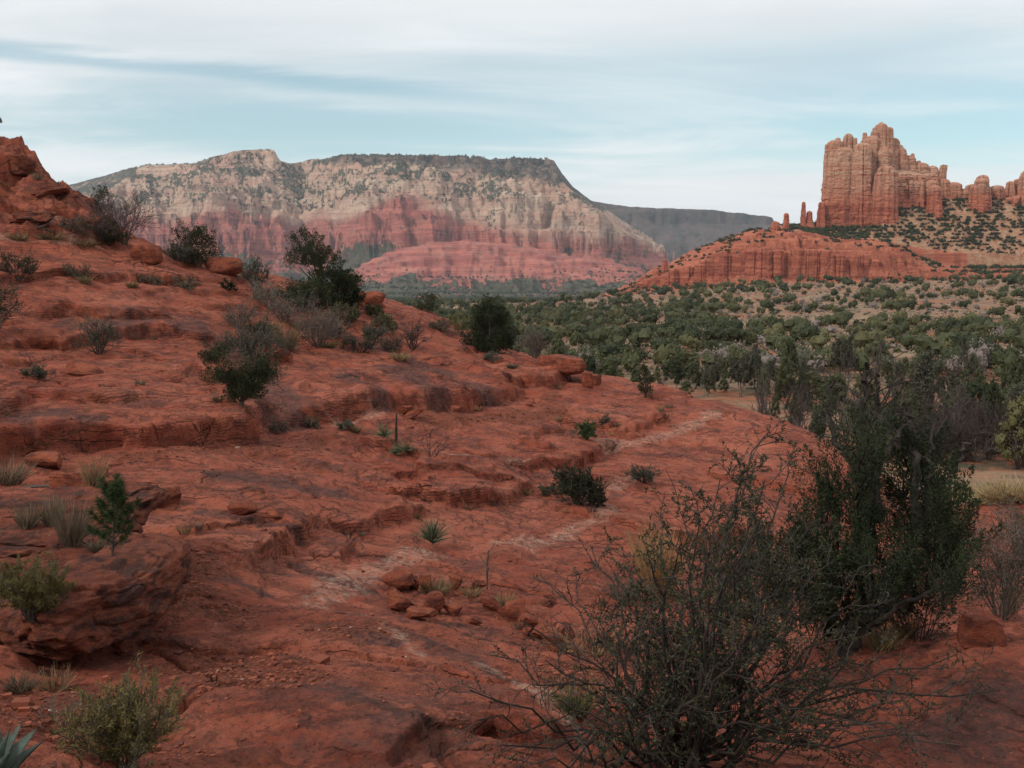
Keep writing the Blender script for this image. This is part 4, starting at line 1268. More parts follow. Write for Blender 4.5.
def make(kind, label, cat, loc, parts, group=None, rz=0.0, sc=1.0, name=None):
    """one plant: an Empty with its parts, or a single mesh"""
    if isinstance(parts, dict) and len(parts) > 1:
        o = thing(name or kind, label, cat, loc, group, rz, sc)
        for k, me in parts.items():
            link(k, me, o)
        return o
    me = list(parts.values())[0] if isinstance(parts, dict) else parts
    o = link(name or kind, me, None, loc)
    o.rotation_euler = (0, 0, rz)
    o.scale = (sc, sc, sc) if not isinstance(sc, (tuple, list)) else sc
    return tag(o, label, cat, group)
def px_size(loc, wpx, hpx):
    return wpx * loc[1] / FPX, hpx * loc[1] / FPX

# ================================================================== ROCKS
def rock_mesh(sx, sy, sz, seed, cuts=9, sub=3, rough=0.05, round_=0.25, tilt=0.0, name='rock'):
    """an angular weathered block: a cut convex lump with worn edges"""
    rng = np.random.RandomState(seed)
    bm = bmesh.new()
    bmesh.ops.create_icosphere(bm, subdivisions=4, radius=1.0)
    V = np.array([v.co[:] for v in bm.verts])
    # superellipsoid, then flat cuts
    p = 0.32 + 0.5 * round_
    V = np.sign(V) * np.abs(V) ** p
    V /= np.abs(V).max()
    for _ in range(cuts):
        nrm = unit(rng.normal(size=3) * np.array([1, 1, 0.7]))
        dd = (0.80 + 0.25 * rng.rand()) if round_ < 0.06 else (0.42 + 0.38 * rng.rand()) if round_ < 0.3 else (0.72 + 0.3 * rng.rand())
        e = V @ nrm - dd
        V = V - np.where(e > 0, e * (0.96 - 0.3 * round_), 0)[:, None] * nrm
    n = fbm3(V[:, 0] * 1.7 + seed, V[:, 1] * 1.7, V[:, 2] * 2.6, 4, seed % 97, 0.55)
    n2 = fbm3(V[:, 0] * 6 + seed, V[:, 1] * 6, V[:, 2] * 9, 2, seed % 89)
    V = V * (1 + rough * 2.2 * n + rough * 0.5 * n2)[:, None]
    V = (V - (V.max(0) + V.min(0)) / 2) / ((V.max(0) - V.min(0)) / 2)
    V = V * np.array([sx, sy, sz]) * 0.5
    V[:, 2] += tilt * V[:, 0]
    V[:, 2] -= V[:, 2].min() + 0.14 * sz
    F = np.array([[v.index for v in f.verts] for f in bm.faces])
    bm.free()
    return V, F
def put_rock(px, py, wpx, hpx, label, seed, group=None, mat='boulder', dep=0.8, rz=None, name='boulder', cat='boulder', cuts=13, rough=0.035, round_=0.12, tilt=0.0, at=None, sink=0.0):
    loc = at if at is not None else place(px, py)
    wm_, hm_ = px_size(loc, wpx, hpx)
    V, F = rock_mesh(wm_, wm_ * dep, hm_ * 1.16, seed, cuts, 3, rough, round_, tilt)
    o = link(name, np_mesh(name, V, F, (MAT[mat],), smooth=round_ >= 0.3), None, (loc[0], loc[1] + wm_ * dep * 0.35, loc[2] - sink))
    o.rotation_euler = (0, 0, (seed * 0.37) % 0.6 - 0.3 if rz is None else rz)
    return tag(o, label, cat, group)
# ================================================================== ROCKS ON THE SLOPE
GR_CL = 'fallen rocks below the trail streak'
def R_(*a, **k):
    k.setdefault('round_', 0.1); k.setdefault('cuts', 14)
    return put_rock(*a, **k)
R_(396, 591, 36, 19, 'dark red wedge of rock farthest left in the fallen row by the grass tuft', 3, GR_CL, tilt=-0.25, cuts=12)
R_(414, 590, 13, 14, 'small round red rock wedged between the dark wedge and the grass tuft', 5, GR_CL)
R_(425, 590, 14, 15, 'blunt red rock touching the left side of the grass tuft', 8, GR_CL)
R_(399, 612, 26, 21, 'jagged upright red rock at the left end of the lower fallen pair', 13, GR_CL, cuts=14, rough=0.09, tilt=-0.2)
R_(421, 621, 36, 11, 'long low rock slab lying in front of the pale round boulder', 21, GR_CL, name='rock_slab', cat='rock slab', tilt=-0.12)
R_(434, 614, 23, 21, 'pale orange rounded boulder standing highest in the lower fallen group', 34, GR_CL, round_=0.7)
R_(451, 616, 24, 11, 'flat topped dark block leaning against the pale round boulder', 55, GR_CL, name='rock_slab', cat='rock slab')
R_(474, 625, 16, 7, 'small flat rock lying alone right of the lower fallen group', 89, GR_CL, name='rock_slab', cat='rock slab')
R_(455, 590, 15, 15, 'brown block standing right of the grass tuft at the head of the rubble', 17, GR_CL)
R_(479, 590, 17, 10, 'tilted brown slab at the foot of the bare sapling', 19, GR_CL, name='rock_slab', cat='rock slab', tilt=0.2)
GR_RB = 'rubble along the gully edge'
for i, (px, py, w_, h_, lb) in enumerate((
    (492, 612, 22, 14, 'brown rock at the upper end of the rubble line'), (505, 618, 16, 12, 'small leaning rock second down the rubble line'),
    (516, 622, 24, 20, 'tall pointed brown rock in the middle of the rubble line'), (527, 632, 22, 18, 'square brown rock below the tall pointed one'),
    (527, 637, 11, 10, 'small bright orange rock at the left edge of the rubble line'), (541, 640, 24, 14, 'dark rock half under pale dry stalks'),
    (553, 650, 22, 13, 'flat dark rock at the lower end of the rubble line'), (566, 641, 20, 14, 'reddish rock beyond the pale dry stalks'),
    (600, 650, 30, 20, 'bright red rock behind the twigs of the big dark shrub'), (622, 655, 24, 15, 'low red rock seen through the big dark shrub'))):
    R_(px, py, w_, h_, lb, 101 + i * 7, GR_RB, cuts=11)
R_(985, 646, 46, 27, 'squared dark red block sitting alone on the right hand slickrock hump', 61, cuts=5, dep=0.6, rz=-0.15, round_=0.0, rough=0.03)
GR_RIM = 'boulders on the rim'
R_(562, 380, 48, 17, 'wide flat boulder overhanging a dark hollow on the rim', 71, GR_RIM, dep=0.9, sink=-0.15, tilt=-0.12, round_=0.45, rough=0.09)
R_(588, 388, 12, 16, 'upright orange boulder standing right of the dark hollow', 73, GR_RIM)
R_(597, 386, 10, 11, 'small dark boulder tucked behind the upright orange one', 79, GR_RIM)
R_(150, 508, 46, 22, 'broad cracked red slab right of the grass bank', 83, None, name='rock_slab', cat='rock slab', cuts=13)
R_(126, 512, 22, 12, 'pale edged slab lying behind the green pine seedling', 87, None, name='rock_slab', cat='rock slab')
R_(144, 546, 22, 10, 'small dark slab right of the pine seedling', 97, None, name='rock_slab', cat='rock slab')
R_(270, 521, 24, 9, 'flat slab with a shadowed front on bare rock', 103, None, name='rock_slab', cat='rock slab')
R_(240, 516, 30, 13, 'rounded low outcrop left of the flat slab on bare rock', 107, None, round_=0.7)
R_(283, 362, 18, 12, 'small red boulder at the foot of the grey shrub and straw tuft', 109, None)
R_(221, 274, 40, 17, 'long rounded boulder on the skyline beside the crest juniper bush', 113, None, round_=0.6)
R_(143, 262, 30, 18, 'dark boulder below the bare purple shrub on the skyline', 127, None, round_=0.5)
R_(372, 305, 26, 14, 'red boulder right of the large crest juniper', 131, None, round_=0.5)
R_(413, 420, 20, 8, 'tilted slab under the dark stained face', 137, None, name='rock_slab', cat='rock slab', tilt=0.2)
R_(404, 415, 17, 9, 'orange slab touching the tilted slab under the stained face', 139, None, name='rock_slab', cat='rock slab')
R_(455, 412, 20, 7, 'orange slab lying alone right of the stained face', 149, None, name='rock_slab', cat='rock slab')
R_(10, 176, 44, 20, 'overhanging red boulder topmost on the left skyline', 151, None, round_=0.3, mat='crust', rough=0.11)
R_(44, 200, 40, 13, 'dark layered boulder below the topmost one of the left skyline', 157, None, round_=0.2, mat='crust', rough=0.12, cuts=12)
R_(28, 226, 44, 14, 'shaded lump of rock at the foot of the left skyline knob', 163, None, round_=0.2, mat='crust', rough=0.12, cuts=12)
R_(84, 228, 36, 13, 'stepped rock on the falling left skyline beside dry grass', 167, None, round_=0.2, mat='crust', rough=0.12, cuts=12)
R_(40, 470, 34, 16, 'red block in the broken bank beside dead wood', 173, None)
R_(70, 490, 40, 18, 'low red block in the broken bank above the grass tufts', 179, None, cuts=12)
R_(95, 478, 26, 14, 'leaning slab in the broken bank next to grey grass', 181, None, name='rock_slab', cat='rock slab', tilt=0.3)
R_(40, 348, 44, 18, 'dark hollowed slab on the left terrace', 191, None, name='rock_slab', cat='rock slab')
R_(78, 376, 44, 12, 'tilted dark slab on the left terrace near a small tuft', 193, None, name='rock_slab', cat='rock slab', tilt=-0.25)

# ---- the overhanging crusted ledge at the lower left: one lump of bedrock standing out of the slope
def build_bank():
    VV, FF, n0 = [], [], 0
    def lump(px, py, d, wpx, hpx, dep, seed, rough=0.07, round_=0.55, cuts=7, tz=0.0):
        nonlocal n0
        p = at_d(px, py, d)
        wm_, hm_ = wpx * d / FPX, hpx * d / FPX
        rng = np.random.RandomState(seed)
        bm = bmesh.new()
        bmesh.ops.create_icosphere(bm, subdivisions=6, radius=1.0)
        V = np.array([v.co[:] for v in bm.verts])
        F = np.array([[v.index for v in f.verts] for f in bm.faces])
        bm.free()
        V = np.sign(V) * np.abs(V) ** (0.35 + 0.4 * round_)
        for _ in range(cuts):
            nrm = unit(rng.normal(size=3) * np.array([1, 1, 0.5])); dd = 0.72 + 0.3 * rng.rand()
            e = V @ nrm - dd
            V = V - np.where(e > 0, e * 0.7, 0)[:, None] * nrm
        W = V * np.array([wm_, dep, hm_]) * 0.5
        q = fbm3(W[:, 0] * 1.6 + seed, W[:, 1] * 1.6, W[:, 2] * 3.5, 5, seed, 0.58)
        cr = np.abs(fbm3(W[:, 0] * 2.0, W[:, 1] * 2.0 + seed, W[:, 2] * 4.5, 3, seed + 3))
        q2 = fbm3(W[:, 0] * 12, W[:, 1] * 12 + seed, W[:, 2] * 16, 3, seed + 5)
        q3 = fbm3(W[:, 0] * 4.5, W[:, 1] * 4.5 + seed, W[:, 2] * 9, 4, seed + 9, 0.6)
        st_ = (W[:, 2] / 0.13 + 0.5 * q) % 1.0
        W = W * (1 + rough * 2.0 * q - rough * 0.9 * np.exp(-(cr / 0.05) ** 2))[:, None] + V * (0.030 * q2 + 0.055 * q3 - 0.022 * np.exp(-((st_ - 0.5) / 0.12) ** 2))[:, None]
        W[:, 2] += tz * W[:, 0]
        VV.append(W + p); FF.append(F + n0); n0 += len(V)
    lump(112, 590, 7.05, 118, 66, 1.9, 3, 0.05, 0.8, 4)
    lump(70, 612, 6.9, 110, 50, 1.5, 5, 0.06, 0.8, 5)
    lump(46, 646, 6.85, 130, 78, 1.2, 7, 0.06, 0.8)
    lump(-30, 650, 6.7, 150, 90, 1.6, 9)
    lump(96, 656, 6.85, 60, 62, 0.8, 13, 0.06, 0.8)
    lump(125, 648, 7.1, 40, 60, 0.7, 15)
    lump(60, 590, 7.9, 160, 50, 1.9, 17)
    lump(5, 580, 8.0, 170, 70, 2.2, 23)
    lump(95, 560, 8.0, 120, 34, 1.4, 29, 0.09)
    lump(30, 545, 8.6, 190, 60, 2.0, 31, 0.09)
    lump(60, 515, 9.3, 190, 46, 2.0, 37, 0.1)
    V, F = np.concatenate(VV), np.concatenate(FF)
    o = link("rock_ledge", np_mesh("rock_ledge", V, F, (MAT['crust'],), smooth=True))
    return tag(o, 'overhanging lichen crusted red ledge above the yellow green bush', 'rock ledge')
BANK = build_bank()
bpy.context.view_layer.update()
def on_bank(px, py):
    """where the ray through a pixel meets the ledge"""
    d = Vector(ray(px, py)).normalized()
    ok, p, n, _ = BANK.ray_cast(Vector((0, 0, 0)), d)
    return p.copy() if ok else place(px, py)

# ---- loose chips and gravel: nobody could count them
def build_gravel():
    rng = np.random.RandomState(5)
    t8 = np.array([[1, 1, 1], [-1, 1, 1], [-1, -1, 1], [1, -1, 1], [1, 1, -1], [-1, 1, -1], [-1, -1, -1], [1, -1, -1]], float) * 0.5
    f6 = np.array([[0, 1, 2, 3], [7, 6, 5, 4], [0, 4, 5, 1], [1, 5, 6, 2], [2, 6, 7, 3], [3, 7, 4, 0]])
    X, Y, Sz = [], [], []
    n = 90000
    th = rng.uniform(-0.52, 0.52, n); r = np.exp(rng.uniform(math.log(4.0), math.log(32), n))
    x, y = np.sin(th) * r, np.cos(th) * r
    m = mask_of(x, y, GRAV, 105)
    scat = np.clip(0.05 + 0.35 * sstep(0.1, 0.5, fbm2(x * 0.5, y * 0.5, 3, 601)), 0, 1) * 0.35
    k = rng.rand(n) < np.maximum(m * 0.55, scat * 0.32)
    x, y, r = x[k], y[k], r[k]
    s = np.exp(rng.normal(size=len(x)) * 0.55) * 0.014 * (0.6 + r / 18)
    s = np.minimum(s, 0.16)
    z = ground_xyz(x, y)
    n = len(x)
    J = t8[None] * (1 + 0.55 * (rng.rand(n, 8, 3) - 0.5)) * np.stack([s, s * (0.5 + 0.5 * rng.rand(n)), s * (0.25 + 0.4 * rng.rand(n))], 1)[:, None]
    a = rng.rand(n) * 6.28
    c, sn = np.cos(a)[:, None], np.sin(a)[:, None]
    V = np.stack([J[..., 0] * c - J[..., 1] * sn, J[..., 0] * sn + J[..., 1] * c, J[..., 2]], -1)
    V += np.stack([x, y, z + s * 0.10], 1)[:, None]
    F = (np.arange(n)[:, None, None] * 8 + f6[None]).reshape(-1, 4)
    tint = np.repeat(rng.rand(n), 8)
    me = np_mesh("gravel", V.reshape(-1, 3), F, (MAT['gravel'],), smooth=False, attrs=dict(tint=tint))
    tag(link("gravel", me), kind='stuff', label='loose red stone chips scattered over the slickrock')
def mat_gravel():
    b = NB("red_chips")
    t = b.attr('tint')
    c = b.mix(t, (0.09, 0.028, 0.019), (0.27, 0.078, 0.042))
    b.color(b.mix(b.rng(t, 0.985, 0.99), c, (0.34, 0.22, 0.17)))
    return b.m
MAT['gravel'] = mat_gravel()
build_gravel()

# ================================================================== PLANTS ON THE SLOPE
def P_(px, py, wpx, hpx):
    loc = place(px, py)
    w_, h_ = px_size(loc, wpx, hpx)
    return loc, w_, h_
# --- crest junipers
loc, w_, h_ = P_(322, 306, 84, 78); loc.z -= 0.06 * h_
make('juniper_tree', 'tall airy juniper tree standing highest on the crest of the red slope', 'juniper', loc,
     juniper_parts(h_, w_, 5, plumes=420, per=100, leaf=0.048, open_=0.5, base=0.1, wisp=0.7, lobes=[
        (-0.18 * w_, 0, 0.86 * h_, 0.17 * w_, 0.14 * h_), (-0.12 * w_, 0.1, 0.70 * h_, 0.25 * w_, 0.14 * h_), (0.08 * w_, -0.2, 0.60 * h_, 0.20 * w_, 0.12 * h_), (-0.24 * w_, 0, 0.58 * h_, 0.15 * w_, 0.12 * h_),
        (-0.32 * w_, 0.3, 0.15 * h_, 0.22 * w_, 0.20 * h_), (-0.08 * w_, -0.3, 0.14 * h_, 0.27 * w_, 0.22 * h_), (0.18 * w_, 0.4, 0.26 * h_, 0.24 * w_, 0.20 * h_), (0.05 * w_, 0, 0.42 * h_, 0.2 * w_, 0.14 * h_)]))
loc, w_, h_ = P_(345, 308, 40, 42); loc.z -= 0.16 * h_; h_ *= 1.12
make('juniper_bush', 'dense round juniper bush hugging the right side of the tall airy juniper', 'juniper', loc, juniper_parts(h_, w_, 9, plumes=210, per=100, leaf=0.048, open_=0.2, wisp=0.4, lobes=[(-0.22 * w_, 0, 0.24 * h_, 0.26 * w_, 0.28 * h_), (0.20 * w_, 0.1, 0.22 * h_, 0.27 * w_, 0.28 * h_), (0, -0.2, 0.2 * h_, 0.26 * w_, 0.22 * h_), (0.0, 0, 0.55 * h_, 0.30 * w_, 0.30 * h_), (-0.08 * w_, 0, 0.76 * h_, 0.20 * w_, 0.2 * h_), (0.16 * w_, 0, 0.66 * h_, 0.18 * w_, 0.2 * h_)]))
loc, w_, h_ = P_(195, 266, 56, 42); loc.z -= 0.16 * h_; h_ *= 1.12
make('juniper_bush', 'wispy green juniper bush on the skyline beside the long rounded boulder', 'juniper', loc, juniper_parts(h_, w_, 15, plumes=200, per=80, leaf=0.048, open_=0.5, wisp=1.1, lobes=[(-0.22 * w_, 0, 0.24 * h_, 0.26 * w_, 0.28 * h_), (0.20 * w_, 0.1, 0.22 * h_, 0.27 * w_, 0.28 * h_), (0, -0.2, 0.2 * h_, 0.26 * w_, 0.22 * h_), (0.0, 0, 0.55 * h_, 0.30 * w_, 0.30 * h_), (-0.08 * w_, 0, 0.76 * h_, 0.20 * w_, 0.2 * h_), (0.16 * w_, 0, 0.66 * h_, 0.18 * w_, 0.2 * h_)]))
loc, w_, h_ = P_(102, 216, 24, 30); loc.z -= 0.16 * h_; h_ *= 1.12
make('juniper_bush', 'small dark juniper bush behind the bare purple shrub on the left skyline', 'juniper', loc, juniper_parts(h_, w_, 19, plumes=80, per=50, leaf=0.048, open_=0.5, wisp=0.9, lobes=[(-0.22 * w_, 0, 0.24 * h_, 0.26 * w_, 0.28 * h_), (0.20 * w_, 0.1, 0.22 * h_, 0.27 * w_, 0.28 * h_), (0, -0.2, 0.2 * h_, 0.26 * w_, 0.22 * h_), (0.0, 0, 0.55 * h_, 0.30 * w_, 0.30 * h_), (-0.08 * w_, 0, 0.76 * h_, 0.20 * w_, 0.2 * h_), (0.16 * w_, 0, 0.66 * h_, 0.18 * w_, 0.2 * h_)]))
loc, w_, h_ = P_(490, 352, 52, 56); loc.z -= 0.16 * h_; h_ *= 1.12
make('juniper_bush', 'dense dark juniper bush on the rim in front of the pale valley', 'juniper', loc, juniper_parts(h_, w_, 23, plumes=380, per=100, leaf=0.048, open_=0.2, wisp=0.7, base=0.02, lobes=[(-0.22 * w_, 0, 0.24 * h_, 0.26 * w_, 0.28 * h_), (0.20 * w_, 0.1, 0.22 * h_, 0.27 * w_, 0.28 * h_), (0, -0.2, 0.2 * h_, 0.26 * w_, 0.22 * h_), (0.0, 0, 0.55 * h_, 0.30 * w_, 0.30 * h_), (-0.08 * w_, 0, 0.76 * h_, 0.20 * w_, 0.2 * h_), (0.16 * w_, 0, 0.66 * h_, 0.18 * w_, 0.2 * h_)]))
loc, w_, h_ = P_(428, 312, 32, 20); loc.z -= 0.16 * h_; h_ *= 1.12
make('juniper_bush', 'low olive green bush on the crest between the two large junipers', 'juniper', loc, juniper_parts(h_, w_, 29, 'pinyon', plumes=80, per=50, leaf=0.048, open_=0.3, lobes=[(-0.22 * w_, 0, 0.24 * h_, 0.26 * w_, 0.28 * h_), (0.20 * w_, 0.1, 0.22 * h_, 0.27 * w_, 0.28 * h_), (0, -0.2, 0.2 * h_, 0.26 * w_, 0.22 * h_), (0.0, 0, 0.55 * h_, 0.30 * w_, 0.30 * h_), (-0.08 * w_, 0, 0.76 * h_, 0.20 * w_, 0.2 * h_), (0.16 * w_, 0, 0.66 * h_, 0.18 * w_, 0.2 * h_)]))
loc, w_, h_ = P_(462, 334, 36, 22)
make('leafy_shrub', 'olive shrub against the left side of the dense rim juniper', 'shrub', loc, juniper_parts(h_, w_, 31, 'olive', plumes=70, per=50, leaf=0.048, open_=0.5, lobes=[(-0.22 * w_, 0, 0.24 * h_, 0.26 * w_, 0.28 * h_), (0.20 * w_, 0.1, 0.22 * h_, 0.27 * w_, 0.28 * h_), (0, -0.2, 0.2 * h_, 0.26 * w_, 0.22 * h_), (0.0, 0, 0.55 * h_, 0.30 * w_, 0.30 * h_), (-0.08 * w_, 0, 0.76 * h_, 0.20 * w_, 0.2 * h_), (0.16 * w_, 0, 0.66 * h_, 0.18 * w_, 0.2 * h_)]))
loc, w_, h_ = P_(240, 406, 82, 62)
make('juniper_bush', 'three lobed juniper bush growing from a crack in the middle of the slope', 'juniper', loc,
     juniper_parts(h_, w_, 37, plumes=280, per=130, leaf=0.028, open_=0.4, wisp=1.1, base=0.02, lobes=[
        (-0.33 * w_, 0, 0.72 * h_, 0.14 * w_, 0.22 * h_), (-0.22 * w_, -0.1, 0.42 * h_, 0.16 * w_, 0.18 * h_), (0.0, 0.1, 0.34 * h_, 0.18 * w_, 0.26 * h_), (0.12 * w_, -0.1, 0.26 * h_, 0.16 * w_, 0.20 * h_),
        (0.32 * w_, 0, 0.45 * h_, 0.17 * w_, 0.30 * h_), (0.02 * w_, 0, 0.15 * h_, 0.22 * w_, 0.14 * h_)]))
loc, w_, h_ = P_(645, 398, 15, 36)
make('juniper_sapling', 'slender young juniper on the rim above the pale streak', 'juniper', loc, juniper_parts(h_, w_ * 1.1, 41, plumes=60, per=50, leaf=0.045, open_=0.4, wisp=0.9, lobes=[(0, 0, 0.15 * h_, 0.4 * w_, 0.2 * h_), (0, 0, 0.4 * h_, 0.38 * w_, 0.2 * h_), (0, 0, 0.65 * h_, 0.28 * w_, 0.2 * h_), (0, 0, 0.85 * h_, 0.15 * w_, 0.15 * h_)]))
# --- leafy and bare shrubs:  px, py, w, h, maker, label
def sh(px, py, w, h, label, seed, leafmat='scrub', twig='twig', leafr=1.0, stems=18, kids=6, leaf=None, name='leafy_shrub', group=None, lean=0.6, lev=2, per=9, up=0.15, ratio=0.55):
    loc, w_, h_ = P_(px, py, w, h)
    lf = leaf or max(0.016, 1.25 * loc[1] / FPX); per = per * 1.5; stems = int(stems * 1.3); w *= 1.15; h *= 1.05; w_, h_ = px_size(loc, w, h)
    r0 = max(0.006 * max(h_, 0.6), 0.45 * loc[1] / FPX)
    return make(name, label, 'shrub', loc, shrub_parts(h_, w_, seed, leafmat, twig, stems, lev, kids, lf, per, lean, up, r0, ratio, leafr), group)
sh(123, 244, 44, 52, 'bare purple shrub standing on the left skyline', 51, twig='purpletwig', leafr=0, name='bare_shrub', stems=16, kids=6)
sh(100, 240, 40, 26, 'brown twiggy shrub left of the bare purple shrub', 52, 'greygrass', 'purpletwig', 0.6, name='leafy_shrub')
sh(255, 360, 62, 40, 'large grey green shrub left of the straw coloured tuft', 53, 'sage', 'twig', 1.0, 18, 6, per=10)
sh(318, 347, 52, 42, 'large purple grey twiggy shrub below the crest juniper', 54, 'greygrass', 'purpletwig', 0.35, 20, 6, name='bare_shrub')
sh(345, 325, 48, 22, 'rounded olive shrub just below the dense crest bush', 55, 'olive', 'twig', 1.0, 14, 5)
sh(256, 290, 24, 32, 'thin green shrub on the crest left of the tall airy juniper', 56, 'sage', 'twig', 0.8, 10, 5)
sh(268, 308, 40, 26, 'pale grey shrub between the crest boulder and the tall airy juniper', 57, 'sage', 'palebrush', 0.5, 14, 5)
sh(240, 328, 44, 26, 'dull purple low shrub on the stained rock above the grey green shrub', 58, 'greygrass', 'purpletwig', 0.3, 14, 5, name='bare_shrub')
sh(360, 352, 54, 24, 'blackish shrub with sprawling dead limbs right of the purple grey shrub', 59, 'scrub', 'darktwig', 0.4, 14, 5, lean=1.1, name='bare_shrub')
sh(385, 330, 34, 18, 'olive low shrub behind the blackish sprawling one', 60, 'olive', 'twig', 0.8, 12, 5)
sh(412, 349, 34, 30, 'bare fan shaped shrub standing alone right of the blackish one', 61, twig='darktwig', leafr=0, name='bare_shrub', stems=10, kids=6)
sh(100, 354, 34, 34, 'dark grey spiky shrub growing on the left terrace', 62, 'sage', 'darktwig', 0.7, 14, 5)
sh(37, 378, 28, 16, 'small grey tuft of shrub below the hollowed slab', 63, 'sage', 'darktwig', 0.8, 10, 5)
sh(18, 280, 52, 28, 'dark brown shrub at the left edge on the upper terrace', 64, 'scrub', 'darktwig', 0.6, 14, 5)
sh(-4, 330, 40, 44, 'dark green shrub cut by the left edge of the picture', 65, 'scrub', 'twig', 1.2, 14, 5)
GLOW = 'low dark brush on the upper terrace'
sh(78, 278, 44, 16, 'low dark brush with straw stems on the upper terrace', 66, 'greygrass', 'darktwig', 0.5, 12, 5, group=GLOW, lean=1.0, name='low_brush')
sh(148, 282, 40, 14, 'low dark brush under the skyline rock on the upper terrace', 67, 'greygrass', 'darktwig', 0.5, 12, 5, group=GLOW, lean=1.0, name='low_brush')
sh(185, 288, 36, 14, 'low dark brush farthest right on the upper terrace', 68, 'greygrass', 'darktwig', 0.5, 12, 5, group=GLOW, lean=1.0, name='low_brush')
sh(228, 290, 14, 10, 'tiny dark shrub under the long rounded boulder', 69, 'scrub', 'darktwig', 0.8, 8, 4)
sh(578, 504, 52, 34, 'dense dark green bush in the hollow in the middle of the slickrock', 70, 'scrub', 'twig', 2.2, 20, 6, per=12)
sh(598, 506, 18, 16, 'small green bush touching the right side of the hollow bush', 71, 'scrub', 'twig', 1.5, 10, 5)
sh(548, 494, 26, 12, 'pale grassy low shrub left of the hollow bush', 72, 'sage', 'twig', 1.0, 10, 4)
sh(587, 440, 15, 18, 'single small dark green plant on bare slickrock', 73, 'needle', 'twig', 2.0, 10, 5)
sh(642, 482, 30, 20, 'small grey brown shrub on bare slickrock near the pale patch', 74, 'sage', 'darktwig', 0.7, 12, 5)
sh(604, 425, 12, 11, 'tiny dry shrub above the pale streak', 75, 'greygrass', 'darktwig', 0.4, 8, 4)
sh(432, 456, 36, 40, 'bare bent twigs right of the pale yucca pair', 76, twig='darktwig', leafr=0, name='bare_shrub', stems=5, kids=4, lean=1.0)
sh(535, 358, 20, 28, 'bare brown shrub on the rim right of the dense juniper', 77, 'greygrass', 'purpletwig', 0.3, 12, 5, name='bare_shrub')
sh(490, 360, 24, 10, 'low scrub at the foot of the dense rim juniper', 78, 'sage', 'twig', 0.7, 8, 4)
sh(278, 432, 30, 14, 'dark low brush in the joint below the three lobed juniper', 79, 'greygrass', 'darktwig', 0.4, 10, 4, name='low_brush')
sh(344, 430, 16, 12, 'small grey plant under the stained face', 80, 'sage', 'twig', 0.8, 8, 4)
sh(312, 428, 20, 14, 'brown dead brush at the left end of the stained face', 81, 'greygrass', 'darktwig', 0.3, 10, 4, name='low_brush')
GB = 'brush below the crest junipers'
for i, (px, py, w, h, m_, tw_, lr, words) in enumerate((
    (285, 322, 40, 24, 'greygrass', 'purpletwig', 0.3, 'purple grey brush above the straw coloured tuft'), (303, 312, 34, 22, 'sage', 'twig', 0.8, 'grey green brush below the left side of the tall airy juniper'),
    (335, 338, 34, 20, 'greygrass', 'purpletwig', 0.4, 'brown brush right of the large purple grey shrub'), (372, 340, 30, 16, 'sage', 'twig', 0.8, 'grey brush above the blackish sprawling shrub'),
    (392, 352, 28, 16, 'greygrass', 'darktwig', 0.4, 'dark brush between the sprawling shrub and the bare fan shaped one'), (262, 342, 26, 22, 'scrub', 'twig', 0.9, 'dark green brush behind the large grey green shrub'),
    (225, 352, 26, 16, 'greygrass', 'darktwig', 0.4, 'thin dark brush left of the large grey green shrub'), (375, 316, 26, 12, 'olive', 'twig', 0.9, 'low olive brush below the red boulder on the crest'),
    (440, 330, 30, 14, 'greygrass', 'purpletwig', 0.4, 'brown brush on the crest left of the olive shrub'), (180, 262, 26, 18, 'sage', 'twig', 0.7, 'grey brush left of the wispy skyline juniper'),
    (70, 236, 40, 16, 'greygrass', 'purpletwig', 0.4, 'low brown brush along the foot of the left skyline knob'), (110, 246, 30, 18, 'scrub', 'darktwig', 0.7, 'dark brush at the foot of the bare purple skyline shrub'))):
    sh(px, py, w, h, words, 180 + i, m_, tw_, lr, 14, 5, group=GB, name='low_brush')
# --- yuccas
def yu(px, py, w, h, label, seed, n=70, cat='yucca', spread=1.0):
    loc, w_, h_ = P_(px, py, w, h)
    return make('yucca', label, cat, loc, rosette_mesh(h_, n, seed, bw=max(0.018, 0.9 * loc[1] / FPX), spread=spread))
yu(384, 448, 18, 24, 'pale green yucca left of the dead flower stalk', 91)
yu(406, 456, 26, 24, 'pale green yucca right of the dead flower stalk', 92)
yu(396, 456, 18, 14, 'brownish low yucca under the dead flower stalk', 93)
yu(432, 548, 24, 36, 'upright green yucca with a grey dead skirt on bare rock', 94, 130, spread=0.40)
loc, w_, h_ = P_(396, 450, 3, 34)
mb = MB(); rng = np.random.RandomState(3)
mb.tube(curved((0, 0, 0), (0.02, 0, 1), h_, rng, 6, 0.05)[0], np.linspace(0.035, 0.018, 7), 6)
make('flower_stalk', 'dark dead flower stalk standing between two pale yuccas', 'plant stalk', loc, mb.mesh('flower_stalk', MAT['deadwood']))
